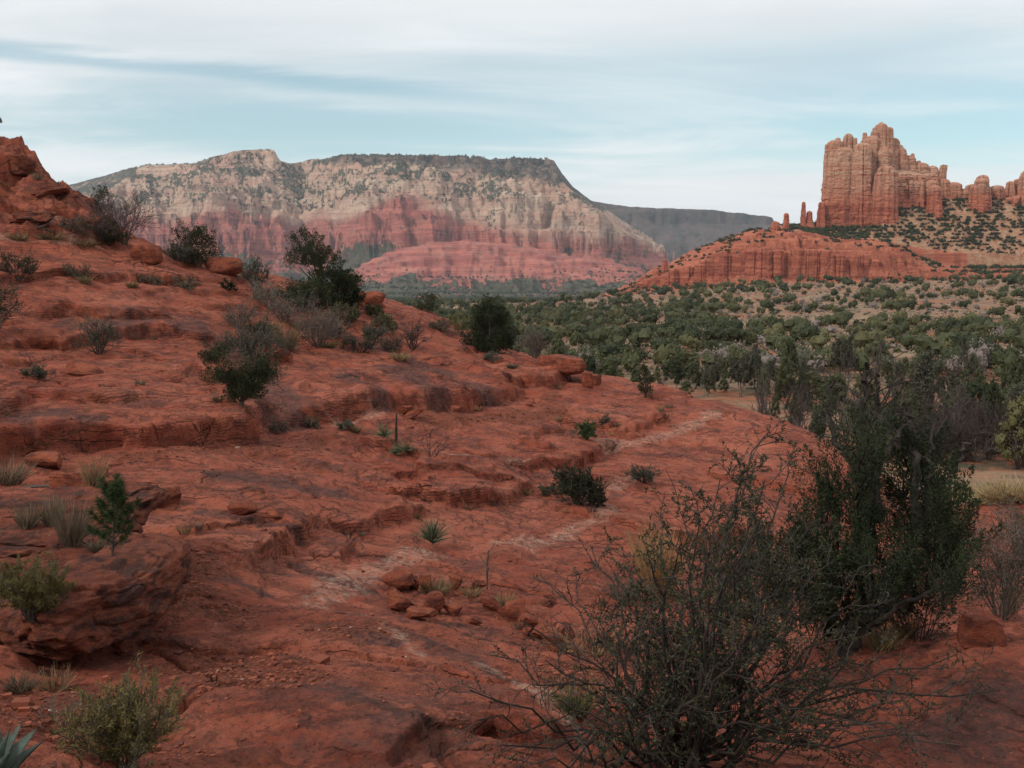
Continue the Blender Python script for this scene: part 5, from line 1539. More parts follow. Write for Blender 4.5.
# --- grasses
def gr(px, py, w, h, label, seed, mat='straw', n=260, group=None, loc=None, droop=0.25, lean=0.5):
    l = loc if loc is not None else place(px, py)
    w_, h_ = px_size(l, w, h)
    return make('grass_tuft', label, 'grass tuft', l, grass_mesh(h_ * 1.1, w_, seed, mat, n, max(0.004, 0.62 * l[1] / FPX), droop, lean), group)
gr(287, 350, 28, 32, 'straw coloured grass tuft right of the large grey green shrub', 1)
gr(272, 336, 26, 20, 'faded grass tuft behind the large grey green shrub', 2)
gr(435, 592, 40, 22, 'ochre grass tuft between the fallen rocks', 3, 'straw', 300)
gr(505, 606, 36, 20, 'pale grass tuft right of the bare sapling', 4, 'straw', 200)
gr(472, 596, 24, 16, 'thin grass tuft left of the bare sapling', 5, 'straw', 120)
gr(52, 240, 40, 14, 'straw grass along the foot of the left skyline knob', 6)
gr(85, 246, 34, 12, 'straw grass below the twiggy brown shrub', 7)
gr(18, 240, 30, 12, 'straw grass beside a fallen grey branch on the left slope', 8)
gr(38, 180, 12, 9, 'small grass tuft on the left skyline knob', 9, 'greygrass', 80)
gr(57, 188, 10, 8, 'tiny grass tuft lower on the left skyline knob', 10, 'greygrass', 80)
gr(355, 432, 16, 10, 'small straw tuft at the foot of the stained face', 11)
gr(400, 360, 24, 12, 'straw grass beside the bare fan shaped shrub', 12)
gr(330, 348, 20, 10, 'straw grass at the right foot of the purple grey shrub', 14)
gr(140, 384, 16, 8, 'small dry tuft on bare rock of the left terrace', 15, 'greygrass', 120)
gr(218, 402, 14, 9, 'small green grey tuft left of the three lobed juniper', 16, 'greygrass', 120)
gr(512, 368, 16, 8, 'small green grass tuft on the bare rim rock', 17, 'sage', 120)
gr(85, 284, 14, 10, 'straw stems sticking out of the low dark brush', 18)
gr(132, 288, 14, 9, 'straw stems at the left end of the middle low brush', 19)
gr(300, 330, 16, 14, 'yellow grass between the crest shrubs', 20)
GT = 'tall yellow grass on the flat beyond the big juniper'
_yg = np.random.RandomState(15)
for i in range(16):
    px, py = 962 + i * 5.2 + _yg.uniform(-3, 3), _yg.uniform(496, 504)
    gr(px, py, _yg.uniform(26, 44), _yg.uniform(16, 38), 'tall yellow grass clump on the flat right of the big dark juniper', 30 + i, 'palestraw' if i % 4 else 'straw', 240, GT, lean=0.9, droop=0.45)
# bank plants
gr(72, 548, 34, 58, 'tall tawny grass tuft left of the pine seedling', 41, 'greygrass', 340, loc=on_bank(72, 547))
gr(52, 524, 26, 34, 'grey based grass tuft behind the tall tawny one', 42, 'greygrass', 260, loc=on_bank(52, 524))
gr(28, 528, 26, 30, 'grass tuft with a dark base near the left edge of the bank', 43, 'greygrass', 240, loc=on_bank(28, 528))
gr(94, 484, 26, 38, 'pale grass tuft on top of the broken bank', 44, 'straw', 200, loc=on_bank(94, 486))
gr(4, 482, 62, 38, 'large greyish grass clump cut by the left edge', 45, 'greygrass', 360, loc=on_bank(6, 484))
gr(95, 548, 20, 18, 'dark low tuft touching the foot of the pine seedling', 46, 'greygrass', 160, loc=on_bank(95, 550))
def pine_parts(h, w, seed):
    rng = np.random.RandomState(seed)
    tr, cr = MB(), MB()
    P, _ = curved((0, 0, -0.03), (0.05, 0, 1), h * 0.95, rng, 7, 0.12)
    tr.tube(P, np.linspace(0.012, 0.004, len(P)), 6)
    for i in range(22):
        t = 0.18 + 0.82 * (i / 21)
        f = t * (len(P) - 1.001); a = int(f)
        q = P[a] + (P[a + 1] - P[a]) * (f - a)
        an = i * 2.4
        L = w * 0.85 * (1.15 - 0.8 * t) * (0.45 + 0.75 * rng.rand()) + 0.02
        B, d = curved(q, (math.cos(an), math.sin(an), 0.35 + 0.9 * t), L, rng, 4, 0.25, 0.3)
        tr.tube(B, np.linspace(0.005, 0.002, len(B)), 4)
        for k in range(1, len(B)):
            n = 60 if k > 1 else 16
            D = unit(B[k] - B[k - 1])
            dirs = D[None] * 0.7 + rng.normal(size=(n, 3)) * 0.75
            cr.blades(np.repeat(B[k][None], n, 0) + rng.normal(size=(n, 3)) * 0.008, dirs, 0.055 * (0.7 + 0.5 * rng.rand(n)), 0.0035, 0.1, rng, None, 2)
    return {'trunk': tr.mesh('trunk', MAT['bark'], True), 'crown': cr.mesh('crown', MAT['needle'])}
l = on_bank(112, 556); w_, h_ = px_size(l, 46, 74)
make('pine_seedling', 'bright green pine seedling on the edge of the crusted ledge', 'pine', l, pine_parts(h_, w_, 4))
def brush(px, py, w, h, label, seed, l, leafmat='rabbit', twig='twig', stems=40, leaf=0.022, per=26, leafr=1.0, up=0.25, lean=0.7, kids=5, name='rabbitbrush'):
    w_, h_ = px_size(l, w, h)
    return make(name, label, 'shrub', l, shrub_parts(h_, w_, seed, leafmat, twig, stems, 2, kids, leaf, per, lean, up, 0.0035, 0.45, leafr, 0.5, 0.16))
brush(32, 618, 56, 60, 'yellow green bush on top of the crusted ledge at the left edge', 5, on_bank(32, 616))
brush(124, 772, 76, 92, 'yellow green rabbitbrush in front of the crusted ledge at the bottom', 6, place(122, 766), stems=44, per=18)
l = place(40, 700)
brush(60, 715, 90, 40, 'sprawling dead grey twigs below the crusted ledge', 8, place(60, 722), 'greygrass', 'twig', 16, 0.012, 4, 0.5, -0.05, 1.3, 5, name='dead_brush')
gr(55, 690, 50, 30, 'tawny dry grass in the shade under the crusted ledge', 47, 'straw', 200)
gr(20, 690, 40, 28, 'faded dry grass under the ledge at the left edge', 48, 'greygrass', 200)
# --- agave at the lower left corner
def build_agave():
    l = place(-8, 806)
    rng = np.random.RandomState(2)
    root = thing('agave', 'blue green agave with broad pointed leaves at the bottom left corner', 'agave', l)
    for i in range(16):
        a = i * 2.399
        e = 0.30 + 0.95 * (i / 16)
        L = 0.31 * (0.75 + 0.3 * rng.rand())
        d = np.array([math.cos(a) * math.sin(e), math.sin(a) * math.sin(e), math.cos(e)])
        sd = unit(np.cross(d, (0, 0, 1))); up = np.cross(sd, d)
        n = 9
        V, F, tn = [], [], []
        for k in range(n):
            t = k / (n - 1)
            c = d * L * t + np.array([0, 0, 1]) * 0.06 * L * math.sin(t * 3.1) + np.array([0, 0, 0.03])
            wd = 0.035 * (0.75 + 0.9 * t * (1 - t) * 2.2) * (1 - t ** 2.6) + 0.0012
            th = 0.016 * (1 - t) + 0.0015
            V += [c - sd * wd + up * wd * 0.45, c - up * th, c + sd * wd + up * wd * 0.45, c + up * (th * 0.2)]
            tn += [t] * 4
            if k:
                b0, b1 = 4 * (k - 1), 4 * k
                for m in range(4):
                    F.append([b0 + m, b0 + (m + 1) % 4, b1 + (m + 1) % 4, b1 + m])
        link('leaf', np_mesh('leaf', np.array(V), np.array(F), (MAT['agave'],), smooth=True, attrs=dict(tint=np.array(tn))), root)
build_agave()
# --- bare sapling by the rubble
loc, w_, h_ = P_(487, 590, 30, 44)
mb = MB(); rng = np.random.RandomState(8)
branchy(mb, rng, (0, 0, -0.03), (0.02, 0, 1), h_, 0.012, 2, 0.15, 0.2, 6, 0.4, 0.8, 5)
make('bare_sapling', 'thin bare grey sapling standing in the rubble', 'sapling', loc, mb.mesh('bare_sapling', MAT['twig']))
# --- a fallen grey branch on the left slope
loc, w_, h_ = P_(32, 236, 28, 12)
mb = MB(); rng = np.random.RandomState(9)
branchy(mb, rng, (-0.5, 0, 0.05), (1, 0.1, 0.25), 1.1, 0.04, 2, 0.3, 0.0, 4, 0.5, 0.8, 5)
make('fallen_branch', 'grey fallen branch lying on the left slope under the skyline knob', 'branch', loc, mb.mesh('fallen_branch', MAT['twig']))
loc = on_bank(45, 488)
mb = MB(); rng = np.random.RandomState(10)
branchy(mb, rng, (-0.3, 0, 0.0), (1, 0.1, 0.35), 0.75, 0.035, 1, 0.3, 0.0, 3, 0.5, 0.8, 6)
make('dead_log', 'short grey dead log lying in the broken bank', 'log', loc, mb.mesh('dead_log', MAT['twig']))
# the tree cut by the left edge on top of the knob
loc, w_, h_ = P_(-8, 142, 26, 26)
make('juniper_bush', 'grey green bush at the very top left edge of the skyline knob', 'juniper', loc, juniper_parts(h_, w_, 77, 'sage', plumes=40, per=40, leaf=0.07, open_=0.4))

# small dry tufts and sprigs rooted in the cracks and at the feet of the ledges
g_ = np.random.RandomState(44)
SP = [grass_mesh(0.16, 0.22, 901, 'greygrass', 60, 0.009), grass_mesh(0.20, 0.22, 902, 'straw', 50, 0.010), shrub_parts(0.26, 0.34, 903, 'sage', 'darktwig', 10, 1, 4, 0.022, 8, 0.8, 0.1, 0.006)['stems'], grass_mesh(0.14, 0.2, 904, 'straw_red', 50, 0.010)]
k_ = 0
for P, h, L, ov, wd in LEDGES:
    for _ in range(2):
        i = g_.randint(len(P) - 1); t = g_.rand()
        q = P[i] + (P[i + 1] - P[i]) * t
        n_ = q / (np.linalg.norm(q) + 1e-6)
        q = q - n_ * (0.10 + 0.25 * g_.rand())
        if q[1] < 9: continue
        o = link('dry_sprig', SP[k_ % 4], None, (q[0], q[1], gz(q[0], q[1])))
        s_ = (0.5 + 0.7 * g_.rand()) * max(1.0, q[1] / 20)
        o.scale = (s_, s_, s_); o.rotation_euler = (0, 0, g_.rand() * 6)
        tag(o, ('tiny grey dry tuft', 'tiny straw coloured tuft', 'tiny bare dark sprig', 'tiny orange dry tuft')[k_ % 4] + ' rooted at the foot of a rock ledge', 'sprig', 'sprigs along the ledges')
        k_ += 1
# ================================================================== FOREGROUND SHRUB AND JUNIPER
MAT['scrubtwig'] = mat_leaf('scrub_twig', (0.016, 0.012, 0.011), (0.058, 0.046, 0.041), None, 0.85)
def build_big_shrub():
    """the big dark thorny shrub in the lower right foreground"""
    rng = np.random.RandomState(12)
    base = place(690, 800, None) if False else None
    d0 = 4.75
    p = at_d(680, 790, d0)
    gzv = gz(p[0], p[1])
    root = thing('thorny_shrub', 'big dark thorny shrub with small leaves filling the lower right foreground', 'shrub', (p[0], p[1], gzv))
    o = np.array([p[0], p[1], gzv])
    st, tw, lf = MB(), MB(), MB()
    tips = []
    def limb(px, py, d, seed, r=0.0135, lev=2, kids=8, b=None, ratio=0.42):
        """a limb from the root crown to a place in the picture"""
        g = np.random.RandomState(seed)
        tgt = at_d(px, py, d) - o
        s = np.array([g.normal() * 0.13, g.normal() * 0.10, 0.0]) if b is None else np.asarray(b, float)
        v = tgt - s
        L = np.linalg.norm(v)
        n = 9
        P = np.array([s + v * t + np.array([0, 0, 1]) * 0.10 * L * math.sin(math.pi * t) * g.uniform(0.0, 1.2) + g.normal(size=3) * 0.020 * L * math.sin(math.pi * t) for t in np.linspace(0, 1, n)])
        st.tube(P, np.linspace(r, 0.0032, n), 5, g.rand())
        k = int(1.0 * kids * L / 0.9 + 1)
        for i in range(k):
            t = 0.12 + 0.86 * (i + g.rand()) / k
            f = t * (n - 1.001); a = int(f)
            q = P[a] + (P[a + 1] - P[a]) * (f - a)
            loc_ = unit(P[a + 1] - P[a])
            sd = unit(np.cross(loc_, g.normal(size=3)))
            branchy(tw, g, q, loc_ * 0.75 + sd * 0.7 + np.array([0, 0, 0.12]), (0.12 + 0.30 * g.rand()) * (1.2 - 0.5 * t), 0.0034, lev - 1, 0.35, 0.05, 6, 0.5, 0.85, 3, tips, 0.0012)
        tips.append((P[-3:], L * 0.25))
    # upright limbs
    for i, (px, py, d) in enumerate(((770, 430, 5.0), (745, 470, 4.6), (720, 480, 5.1), (700, 520, 4.4), (790, 470, 5.3), (760, 520, 4.4), (815, 520, 5.2), (680, 545, 4.8), (650, 560, 4.5), (735, 560, 4.2),
                                     (835, 560, 4.9), (790, 570, 4.3), (710, 590, 4.1), (660, 600, 4.9), (630, 570, 5.2), (860, 600, 5.0), (775, 610, 4.0), (690, 640, 4.0), (740, 650, 3.9), (830, 640, 4.3), (620, 640, 4.4),
                                     (765, 480, 4.9), (725, 530, 4.9), (800, 540, 4.7), (750, 600, 4.7), (700, 610, 4.8), (655, 640, 5.0), (810, 600, 5.1), (775, 550, 5.2), (850, 660, 4.7), (670, 570, 5.3))):
        limb(px, py, d, 200 + i)
    # long low limbs sweeping to the left and to the right
    for i, (px, py, d) in enumerate(((470, 690, 4.4), (490, 655, 4.7), (520, 620, 4.9), (480, 720, 4.2), (500, 745, 4.1), (540, 575, 5.3), (560, 700, 4.2), (575, 600, 5.0), (545, 660, 4.5), (600, 690, 4.0), (530, 765, 4.0), (570, 740, 3.9),
                                     (955, 655, 4.9), (930, 735, 4.2), (905, 700, 4.4), (880, 690, 4.3), (960, 745, 4.0), (890, 650, 4.9), (870, 740, 4.0), (840, 720, 4.0), (1000, 690, 4.6), (590, 545, 5.4))):
        limb(px, py, d, 300 + i, 0.010, 2, 6)
    C, D = [], []
    for P, L in tips:
        if rng.rand() < 0.12: continue
        mx = (P[0] + o)
        px = 512 + mx[0] / mx[1] * FPX
        dens = 1.0 if px > 600 else 0.25
        if px > 860: dens = 0.55
        n = rng.poisson(13.0 * dens)
        if n == 0: continue
        f = rng.rand(n) * (len(P) - 1.001); a = f.astype(int)
        q = P[a] + (P[a + 1] - P[a]) * (f - a)[:, None]
        C.append(q); D.append((P[a + 1] - P[a]) / (L + 1e-6) * 2 + rng.normal(size=(n, 3)) * 0.9 + np.array([0, 0, 0.3]))
    C, D = np.concatenate(C), np.concatenate(D)
    lf.leaves(C, D, 0.017 * (0.6 + 0.8 * rng.rand(len(C))), 0.0085, rng)
    st.build('stem', MAT['darktwig'], root, True)
    tw.build('twigs', MAT['scrubtwig'], root)
    lf.build('foliage', MAT['scrub'], root)
    print('big shrub leaves', len(C))
build_big_shrub()

def build_big_juniper():
    loc = place(845, 655)
    d = loc[1]
    m = d / FPX
    root = thing('juniper_tree', 'large dark juniper tree with bare dead stems rising from its top behind the thorny shrub', 'juniper', loc)
    o = np.array(loc)
    rng = np.random.RandomState(33)
    tr, cr, dd = MB(), MB(), MB()
    def Q(px, py, dy=0.0):
        return at_d(px, py, d + dy) - o
    def stem(mb, pts_, r0, r1, k=7, jit=0.02):
        P = np.array(pts_, float)
        t = np.linspace(0, 1, len(P)); tt = np.linspace(0, 1, len(P) * 4)
        S_ = np.stack([np.interp(tt, t, P[:, i]) for i in range(3)], 1) + rng.normal(size=(len(tt), 3)) * jit
        mb.tube(S_, np.linspace(r0, r1, len(tt)), k, 0.4)
        return S_
    # trunks: two dark leaning stems and the dead one
    A = stem(tr, [Q(848, 660), Q(853, 630), Q(868, 600), Q(866, 550), Q(864, 500), Q(862, 450)], 0.085, 0.03)
    B = stem(tr, [Q(852, 640), Q(880, 615), Q(905, 590), Q(912, 540), Q(916, 480), Q(915, 440)], 0.06, 0.02)
    Cc = stem(tr, [Q(850, 650, .2), Q(830, 610, .3), Q(800, 570, .4), Q(795, 530, .4)], 0.07, 0.02)
    E = stem(tr, [Q(853, 640), Q(900, 605, -.3), Q(940, 590, -.4), Q(945, 570, -.4)], 0.022, 0.008)
    # dead stems over the crown
    stem(dd, [Q(866, 560), Q(864, 480), Q(866, 420), Q(864, 385), Q(867, 362)], 0.055, 0.012)
    stem(dd, [Q(866, 500), Q(846, 455), Q(832, 436), Q(830, 400), Q(832, 378)], 0.040, 0.010)
    stem(dd, [Q(878, 520), Q(873, 470), Q(878, 430), Q(875, 395), Q(878, 372)], 0.045, 0.010)
    stem(dd, [Q(875, 480), Q(892, 440), Q(905, 425), Q(912, 418)], 0.022, 0.008)
    stem(dd, [Q(931, 520), Q(932, 470), Q(933, 420)], 0.020, 0.010)
    stem(dd, [Q(950, 470), Q(962, 450), Q(975, 438)], 0.020, 0.008)
    for px, py in ((864, 400), (866, 430), (832, 410), (876, 410), (872, 450), (850, 455), (866, 470), (932, 440), (868, 385), (876, 440), (860, 415), (840, 430)):
        for _ in range(2):
            s = Q(px, py)
            branchy(dd, rng, s, (rng.normal() * 0.7, rng.normal() * 0.7, 0.7), 0.22 + 0.25 * rng.rand(), 0.007, 1, 0.35, 0.1, 4, 0.5, 0.8, 3, None, 0.003)
    # crown: upright pointed sprays along the stems, in vertical masses with gaps
    L = [(860, 478, 13, 30), (852, 505, 15, 30), (838, 530, 13, 26), (850, 560, 22, 34), (860, 462, 8, 12), (822, 558, 16, 24), (800, 545, 14, 22), (790, 575, 22, 26), (812, 590, 26, 26), (770, 590, 18, 22), (745, 575, 14, 20),
         (905, 485, 20, 30), (927, 490, 22, 32), (940, 505, 22, 34), (915, 520, 26, 32), (948, 535, 18, 28), (930, 555, 28, 32), (900, 560, 20, 30), (955, 560, 14, 24), (915, 590, 26, 22), (870, 590, 24, 26), (845, 600, 24, 22),
         (868, 575, 14, 22), (940, 585, 22, 20), (858, 530, 12, 24), (908, 462, 9, 14), (926, 464, 11, 16), (948, 560, 18, 26), (888, 575, 18, 26), (830, 585, 22, 24), (780, 600, 18, 18), (830, 500, 10, 20), (765, 545, 9, 18), (815, 520, 9, 18), (880, 615, 20, 16), (800, 610, 22, 18), (835, 625, 22, 16), (760, 615, 20, 16)]
    for li, (px, py, a, b_) in enumerate(L):
        c0 = Q(px, py, rng.normal() * 0.35)
        sh_ = rng.rand() * 0.3
        for _ in range(int(5 + a * b_ / 58)):
            u = unit(rng.normal(size=3))
            c = c0 + u * np.array([a * 0.85, a * 0.8, b_]) * m * (0.25 + 1.0 * rng.rand() ** 0.7)
            D = unit(np.array([u[0] * 0.5, u[1] * 0.5, 1.0]) + rng.normal(size=3) * 0.22)
            ln = (0.10 + 0.42 * rng.rand() ** 1.5)
            P, dr = plume_points(rng, c - D * ln * 0.4, D, int(80 + 620 * ln), ln * 0.19, ln * 1.5)
            mk = rng.rand(len(P)) > 0.2
            cr.leaves(P[mk], dr[mk], 0.026 * (0.7 + 0.6 * rng.rand(mk.sum())), 0.009, rng, np.clip(sh_ + 0.6 * rng.rand(mk.sum()), 0, 1))
            if rng.rand() < 0.6:
                tr.tube(np.array([c0 + (c - c0) * 0.1 - np.array([0, 0, b_ * m * 0.4]), c - D * ln * 0.2, c + D * ln * 0.6]), np.array([0.012, 0.007, 0.002]), 3, 0.4)
    tr.build('trunk', MAT['deadwood'], root, True)
    dd.build('dead_stems', MAT['deadwood'], root)
    cr.build('crown', MAT['darkjuniper'], root)
build_big_juniper()
# shrubs right of the juniper
sh(1002, 618, 72, 104, 'dark thorny shrub at the right edge behind the squared block', 141, 'scrub', 'twig', 1.0, 18, 6, leaf=0.03, per=7, lean=0.8)
sh(918, 640, 76, 92, 'thin leafed open shrub in front of the large juniper', 142, 'scrub', 'darktwig', 0.5, 12, 5, leaf=0.028, per=5, lean=0.9)
sh(1026, 560, 40, 60, 'leafy grey shrub cut by the right edge', 143, 'sage', 'twig', 0.8, 14, 5, lean=0.6)
gr(660, 596, 56, 84, 'tall orange dry grass behind the thorny shrub', 51, 'straw_red', 420)
gr(650, 575, 40, 60, 'tall pale dry grass behind the orange one', 52, 'straw', 260)
gr(590, 655, 50, 48, 'loose pale dry stalks left of the thorny shrub', 53, 'straw', 70, lean=0.8)
gr(560, 652, 40, 36, 'curving pale stalks at the lower end of the rubble line', 54, 'straw', 50, lean=0.9)
gr(575, 712, 54, 46, 'olive yellow grass under the left limbs of the thorny shrub', 55, 'olive', 320)
gr(880, 650, 46, 40, 'dry grass at the foot of the large juniper', 56, 'straw', 260)
gr(905, 636, 36, 34, 'orange dry grass between the open shrub and the juniper', 57, 'straw_red', 240)
gr(1010, 612, 30, 46, 'pale upright stalks inside the right edge shrub', 58, 'straw', 120)
gr(760, 640, 40, 40, 'orange dry grass seen through the thorny shrub', 59, 'straw_red', 200)
sh(625, 605, 44, 40, 'pale grey small shrub behind the left limbs of the thorny shrub', 144, 'sage', 'twig', 0.8, 12, 5)

# ================================================================== VALLEY TREES
_bm = bmesh.new(); bmesh.ops.create_icosphere(_bm, subdivisions=2, radius=1.0)
ICO_V = np.array([v.co[:] for v in _bm.verts]); ICO_F = np.array([[v.index for v in f.verts] for f in _bm.faces]); _bm.free()
def crown_lobe(mb, rng, c, A, B, n, leaf, tint):
    """one clump of a crown: a knobbly mass of sprays with leaf sized faces lying over it"""
    sd = rng.rand() * 50
    k = 0.50 * (1 + 0.7 * fbm3(ICO_V[:, 0] * 1.8 + sd, ICO_V[:, 1] * 1.8, ICO_V[:, 2] * 1.8, 2, 3))[:, None]
    mb.add(c + ICO_V * k * np.array([A, A, B]), None, ICO_F, tint * 0.8)
    u = rng.normal(size=(n, 3)); u /= np.linalg.norm(u, axis=1, keepdims=True)
    f = 1 + 0.75 * fbm3(u[:, 0] * 1.8 + sd, u[:, 1] * 1.8, u[:, 2] * 1.8, 2, 3)
    q = (f * (0.45 + 0.68 * rng.rand(n)))[:, None]
    tg = np.cross(u, rng.normal(size=(n, 3)))
    D = unit_rows(tg) * 0.8 + np.array([0, 0, 0.7]) + u * 0.35
    L = leaf * (0.6 + 0.8 * rng.rand(n))
    C = c + u * q * np.array([A, A, B]) - unit_rows(D) * (L * 0.5)[:, None]
    mb.leaves(C, D, L, leaf * 0.62, rng, np.clip(tint + 0.35 * rng.rand(n), 0, 1), u)
def unit_rows(v):
    return v / (np.linalg.norm(v, axis=1, keepdims=True) + 1e-9)
def tree_proto(seed, mat, h=4.0, w=3.4, leaf=0.15, n=2300, trunk=True, tall=False, twig=None):
    rng = np.random.RandomState(seed)
    tr, cr = MB(), MB()
    P, _ = curved((0, 0, -0.3), (rng.normal() * 0.1, rng.normal() * 0.1, 1), h * 0.8, rng, 5, 0.15)
    tr.tube(P, np.linspace(0.035 * h, 0.01 * h, len(P)), 5)
    nl = 18 + rng.randint(6)
    for i in range(nl):
        a = 2.4 * i + rng.rand()
        t = (i + 0.5) / nl
        zz = h * (0.16 + 0.70 * t) if not tall else h * (0.36 + 0.56 * t)
        rad = w * 0.5 * (math.sin(math.pi * min(1, 0.28 + 0.70 * t)) ** 0.7) * (0.45 + 0.35 * rng.rand())
        c = np.array([math.cos(a) * rad, math.sin(a) * rad, zz])
        A, B = w * (0.12 + 0.09 * rng.rand()), h * (0.085 + 0.06 * rng.rand())
        crown_lobe(cr, rng, c, A, B, int(n / nl * (0.7 + 0.6 * rng.rand())), leaf, rng.rand() * 0.55)
        Bq, _ = curved(P[2 + int(2 * t)], c - P[2 + int(2 * t)], np.linalg.norm(c - P[2 + int(2 * t)]), rng, 3, 0.1)
        tr.tube(Bq, np.linspace(0.012 * h, 0.004 * h, len(Bq)), 3)
    return {'trunk': tr.mesh('trunk', MAT['bark'], True), 'crown': cr.mesh('crown', MAT[mat])}
def bare_proto(seed, h=6.0, mat='twig', leafmat=None, lev=3, stems=3, minr=0.009):
    rng = np.random.RandomState(seed)
    tr, lf = MB(), MB()
    tips = []
    for i in range(stems):
        branchy(tr, rng, (rng.normal() * 0.15, rng.normal() * 0.15, -0.3), (rng.normal() * 0.18, rng.normal() * 0.18, 1), h * (0.7 + 0.2 * rng.rand()), 0.0085 * h, lev, 0.08, 0.16, 7, 0.33, 0.5, 4, tips, minr, None, 0.3)
    out = {'trunk': tr.mesh('trunk', MAT[mat])}
    if leafmat:
        C = np.concatenate([P[1:] for P, L in tips])
        C = C[C[:, 2] > h * 0.3]
        C = np.repeat(C, 2, 0) + rng.normal(size=(len(C) * 2, 3)) * 0.10
        lf.leaves(C, rng.normal(size=C.shape) + np.array([0, 0, 0.6]), 0.17 * (0.6 + 0.8 * rng.rand(len(C))), 0.10, rng)
        out['crown'] = lf.mesh('crown', MAT[leafmat])
    return out
LOOKS = {   # look: (prototypes, name, category, words)
    'juniper': ([tree_proto(1, 'juniper', 3.6, 3.6), tree_proto(2, 'juniper', 3.2, 3.8), tree_proto(3, 'juniper', 4.0, 3.2)], 'juniper_tree', 'juniper', 'dark green rounded juniper'),
    'pinyon': ([tree_proto(4, 'pinyon', 4.2, 3.4), tree_proto(5, 'pinyon', 4.6, 3.2), tree_proto(6, 'pinyon', 3.8, 3.6)], 'pinyon_tree', 'pinyon', 'mid green bushy pinyon'),
    'olive': ([tree_proto(7, 'olive', 3.6, 3.6), tree_proto(8, 'olive', 4.4, 3.2)], 'olive_tree', 'tree', 'yellowish green full crowned tree'),
    'cypress': ([tree_proto(9, 'pinyon', 5.4, 2.4, tall=True), tree_proto(10, 'juniper', 5.0, 2.2, tall=True), tree_proto(11, 'pinyon', 6.0, 2.6, tall=True)], 'cypress_tree', 'cypress', 'slim upright green cypress'),
    'silver': ([bare_proto(12, 5.6, 'twig', 'sage'), bare_proto(13, 6.2, 'twig', 'sage')], 'silver_tree', 'tree', 'pale silvery leaved open tree'),
    'bare': ([bare_proto(14, 6.0, 'twig'), bare_proto(15, 6.6, 'darktwig'), bare_proto(16, 5.4, 'purpletwig')], 'bare_tree', 'bare tree', 'leafless grey stemmed tree'),
    'brush': ([bare_proto(17, 2.2, 'palebrush', None, 2, 9, 0.02), bare_proto(18, 2.0, 'purpletwig', None, 2, 9, 0.02)], 'bare_brush', 'brush', 'pale grey leafless brush'),
}
def zone_words(px, py, r):
    side = 'at the right edge' if px > 940 else 'right of the big juniper' if px > 890 else 'behind the big juniper' if px > 800 else 'beyond the slickrock end' if px > 690 else 'beyond the rim' if px > 590 else 'beyond the rim juniper'
    z = 'in the front wood' if r < 75 else 'in the middle wood' if r < 105 else 'in the back wood' if r < 150 else 'on the near clearing' if r < 220 else 'on the tan bench' if r < 300 else 'on the far slope'
    return z + ' ' + side
def build_valley():
    rng = np.random.RandomState(77)
    cand = []
    def clear(px, py):
        """open tan ground in the photograph"""
        c = 0.0
        for (x0, y0, a, b_, s) in ((945, 316, 75, 8, 1.0), (870, 314, 45, 7, 0.95), (840, 346, 105, 8, 0.97), (760, 350, 60, 6, 0.7), (610, 343, 75, 9, 0.6), (560, 345, 40, 10, 0.7), (690, 362, 45, 10, 0.5), (1010, 306, 40, 5, 0.5), (900, 352, 70, 7, 0.8), (640, 370, 40, 10, 0.4), (690, 345, 30, 6, 0.3)):
            c = max(c, s * math.exp(-(((px - x0) / a) ** 2 + ((py - y0) / b_) ** 2)))
        return c
    n = 6500
    th = np.arctan((rng.uniform(395, 1190, n) - 512) / FPX)
    r = np.exp(rng.uniform(math.log(47), math.log(880), n))
    x, y = np.sin(th) * r, np.cos(th) * r
    z = ground_xyz(x, y)
    px = 512 + x / y * FPX
    cp_, sp_ = math.cos(PITCH), math.sin(PITCH)
    py = 384 - FPX * (y * sp_ + z * cp_) / (y * cp_ - z * sp_)
    clump = fbm2(x * 0.02, y * 0.02, 3, 701) + 0.4 * fbm2(x * 0.07, y * 0.07, 2, 703)
    kept = []
    cell = {}
    for i in np.argsort(r):
        ri = r[i]
        if z[i] > -6.5 and ri < 75: continue
        if ri < 92 and px[i] < 760: continue
        if ri < 58: continue
        # the butte's own slope carries no valley trees
        if y[i] > 845 and px[i] > 600: continue
        # yellow grass flat right of the juniper stays open
        if px[i] > 930 and ri < 60: continue
        p = 0.9 if ri < 125 else 0.85
        if px[i] < 700 and ri > 220: p = 1.0
        p *= 1 - clear(px[i], py[i])
        if ri > 125: p *= float(sstep(-0.35, 0.22, clump[i] + (0.3 if px[i] < 700 else 0.0))) + 0.08
        if rng.rand() > p: continue
        md = (1.9 if ri < 125 else 3.3 if ri < 330 else 4.6) * (0.7 + 0.6 * rng.rand())
        key = (int(x[i] // 4), int(y[i] // 4))
        ok = True
        for a in (-1, 0, 1):
            for b_ in (-1, 0, 1):
                for j in cell.get((key[0] + a, key[1] + b_), ()):
                    if (x[i] - x[j]) ** 2 + (y[i] - y[j]) ** 2 < md * md: ok = False
        if not ok: continue
        cell.setdefault(key, []).append(i)
        kept.append(i)
    return x, y, z, px, py, r, kept, rng
vx, vy, vz, vpx, vpy, vr, kept, rng = build_valley()
print('valley plants', len(kept))
GRP = {'juniper': 'junipers in the valley', 'pinyon': 'pinyons in the valley', 'olive': 'yellow green trees in the valley', 'cypress': 'slim cypresses in the valley', 'silver': 'silvery trees in the valley',
       'bare': 'leafless trees in the valley wood', 'brush': 'grey brush in the valley'}
SIZEW = ((0.80, 'small '), (1.12, ''), (9.0, 'large '))
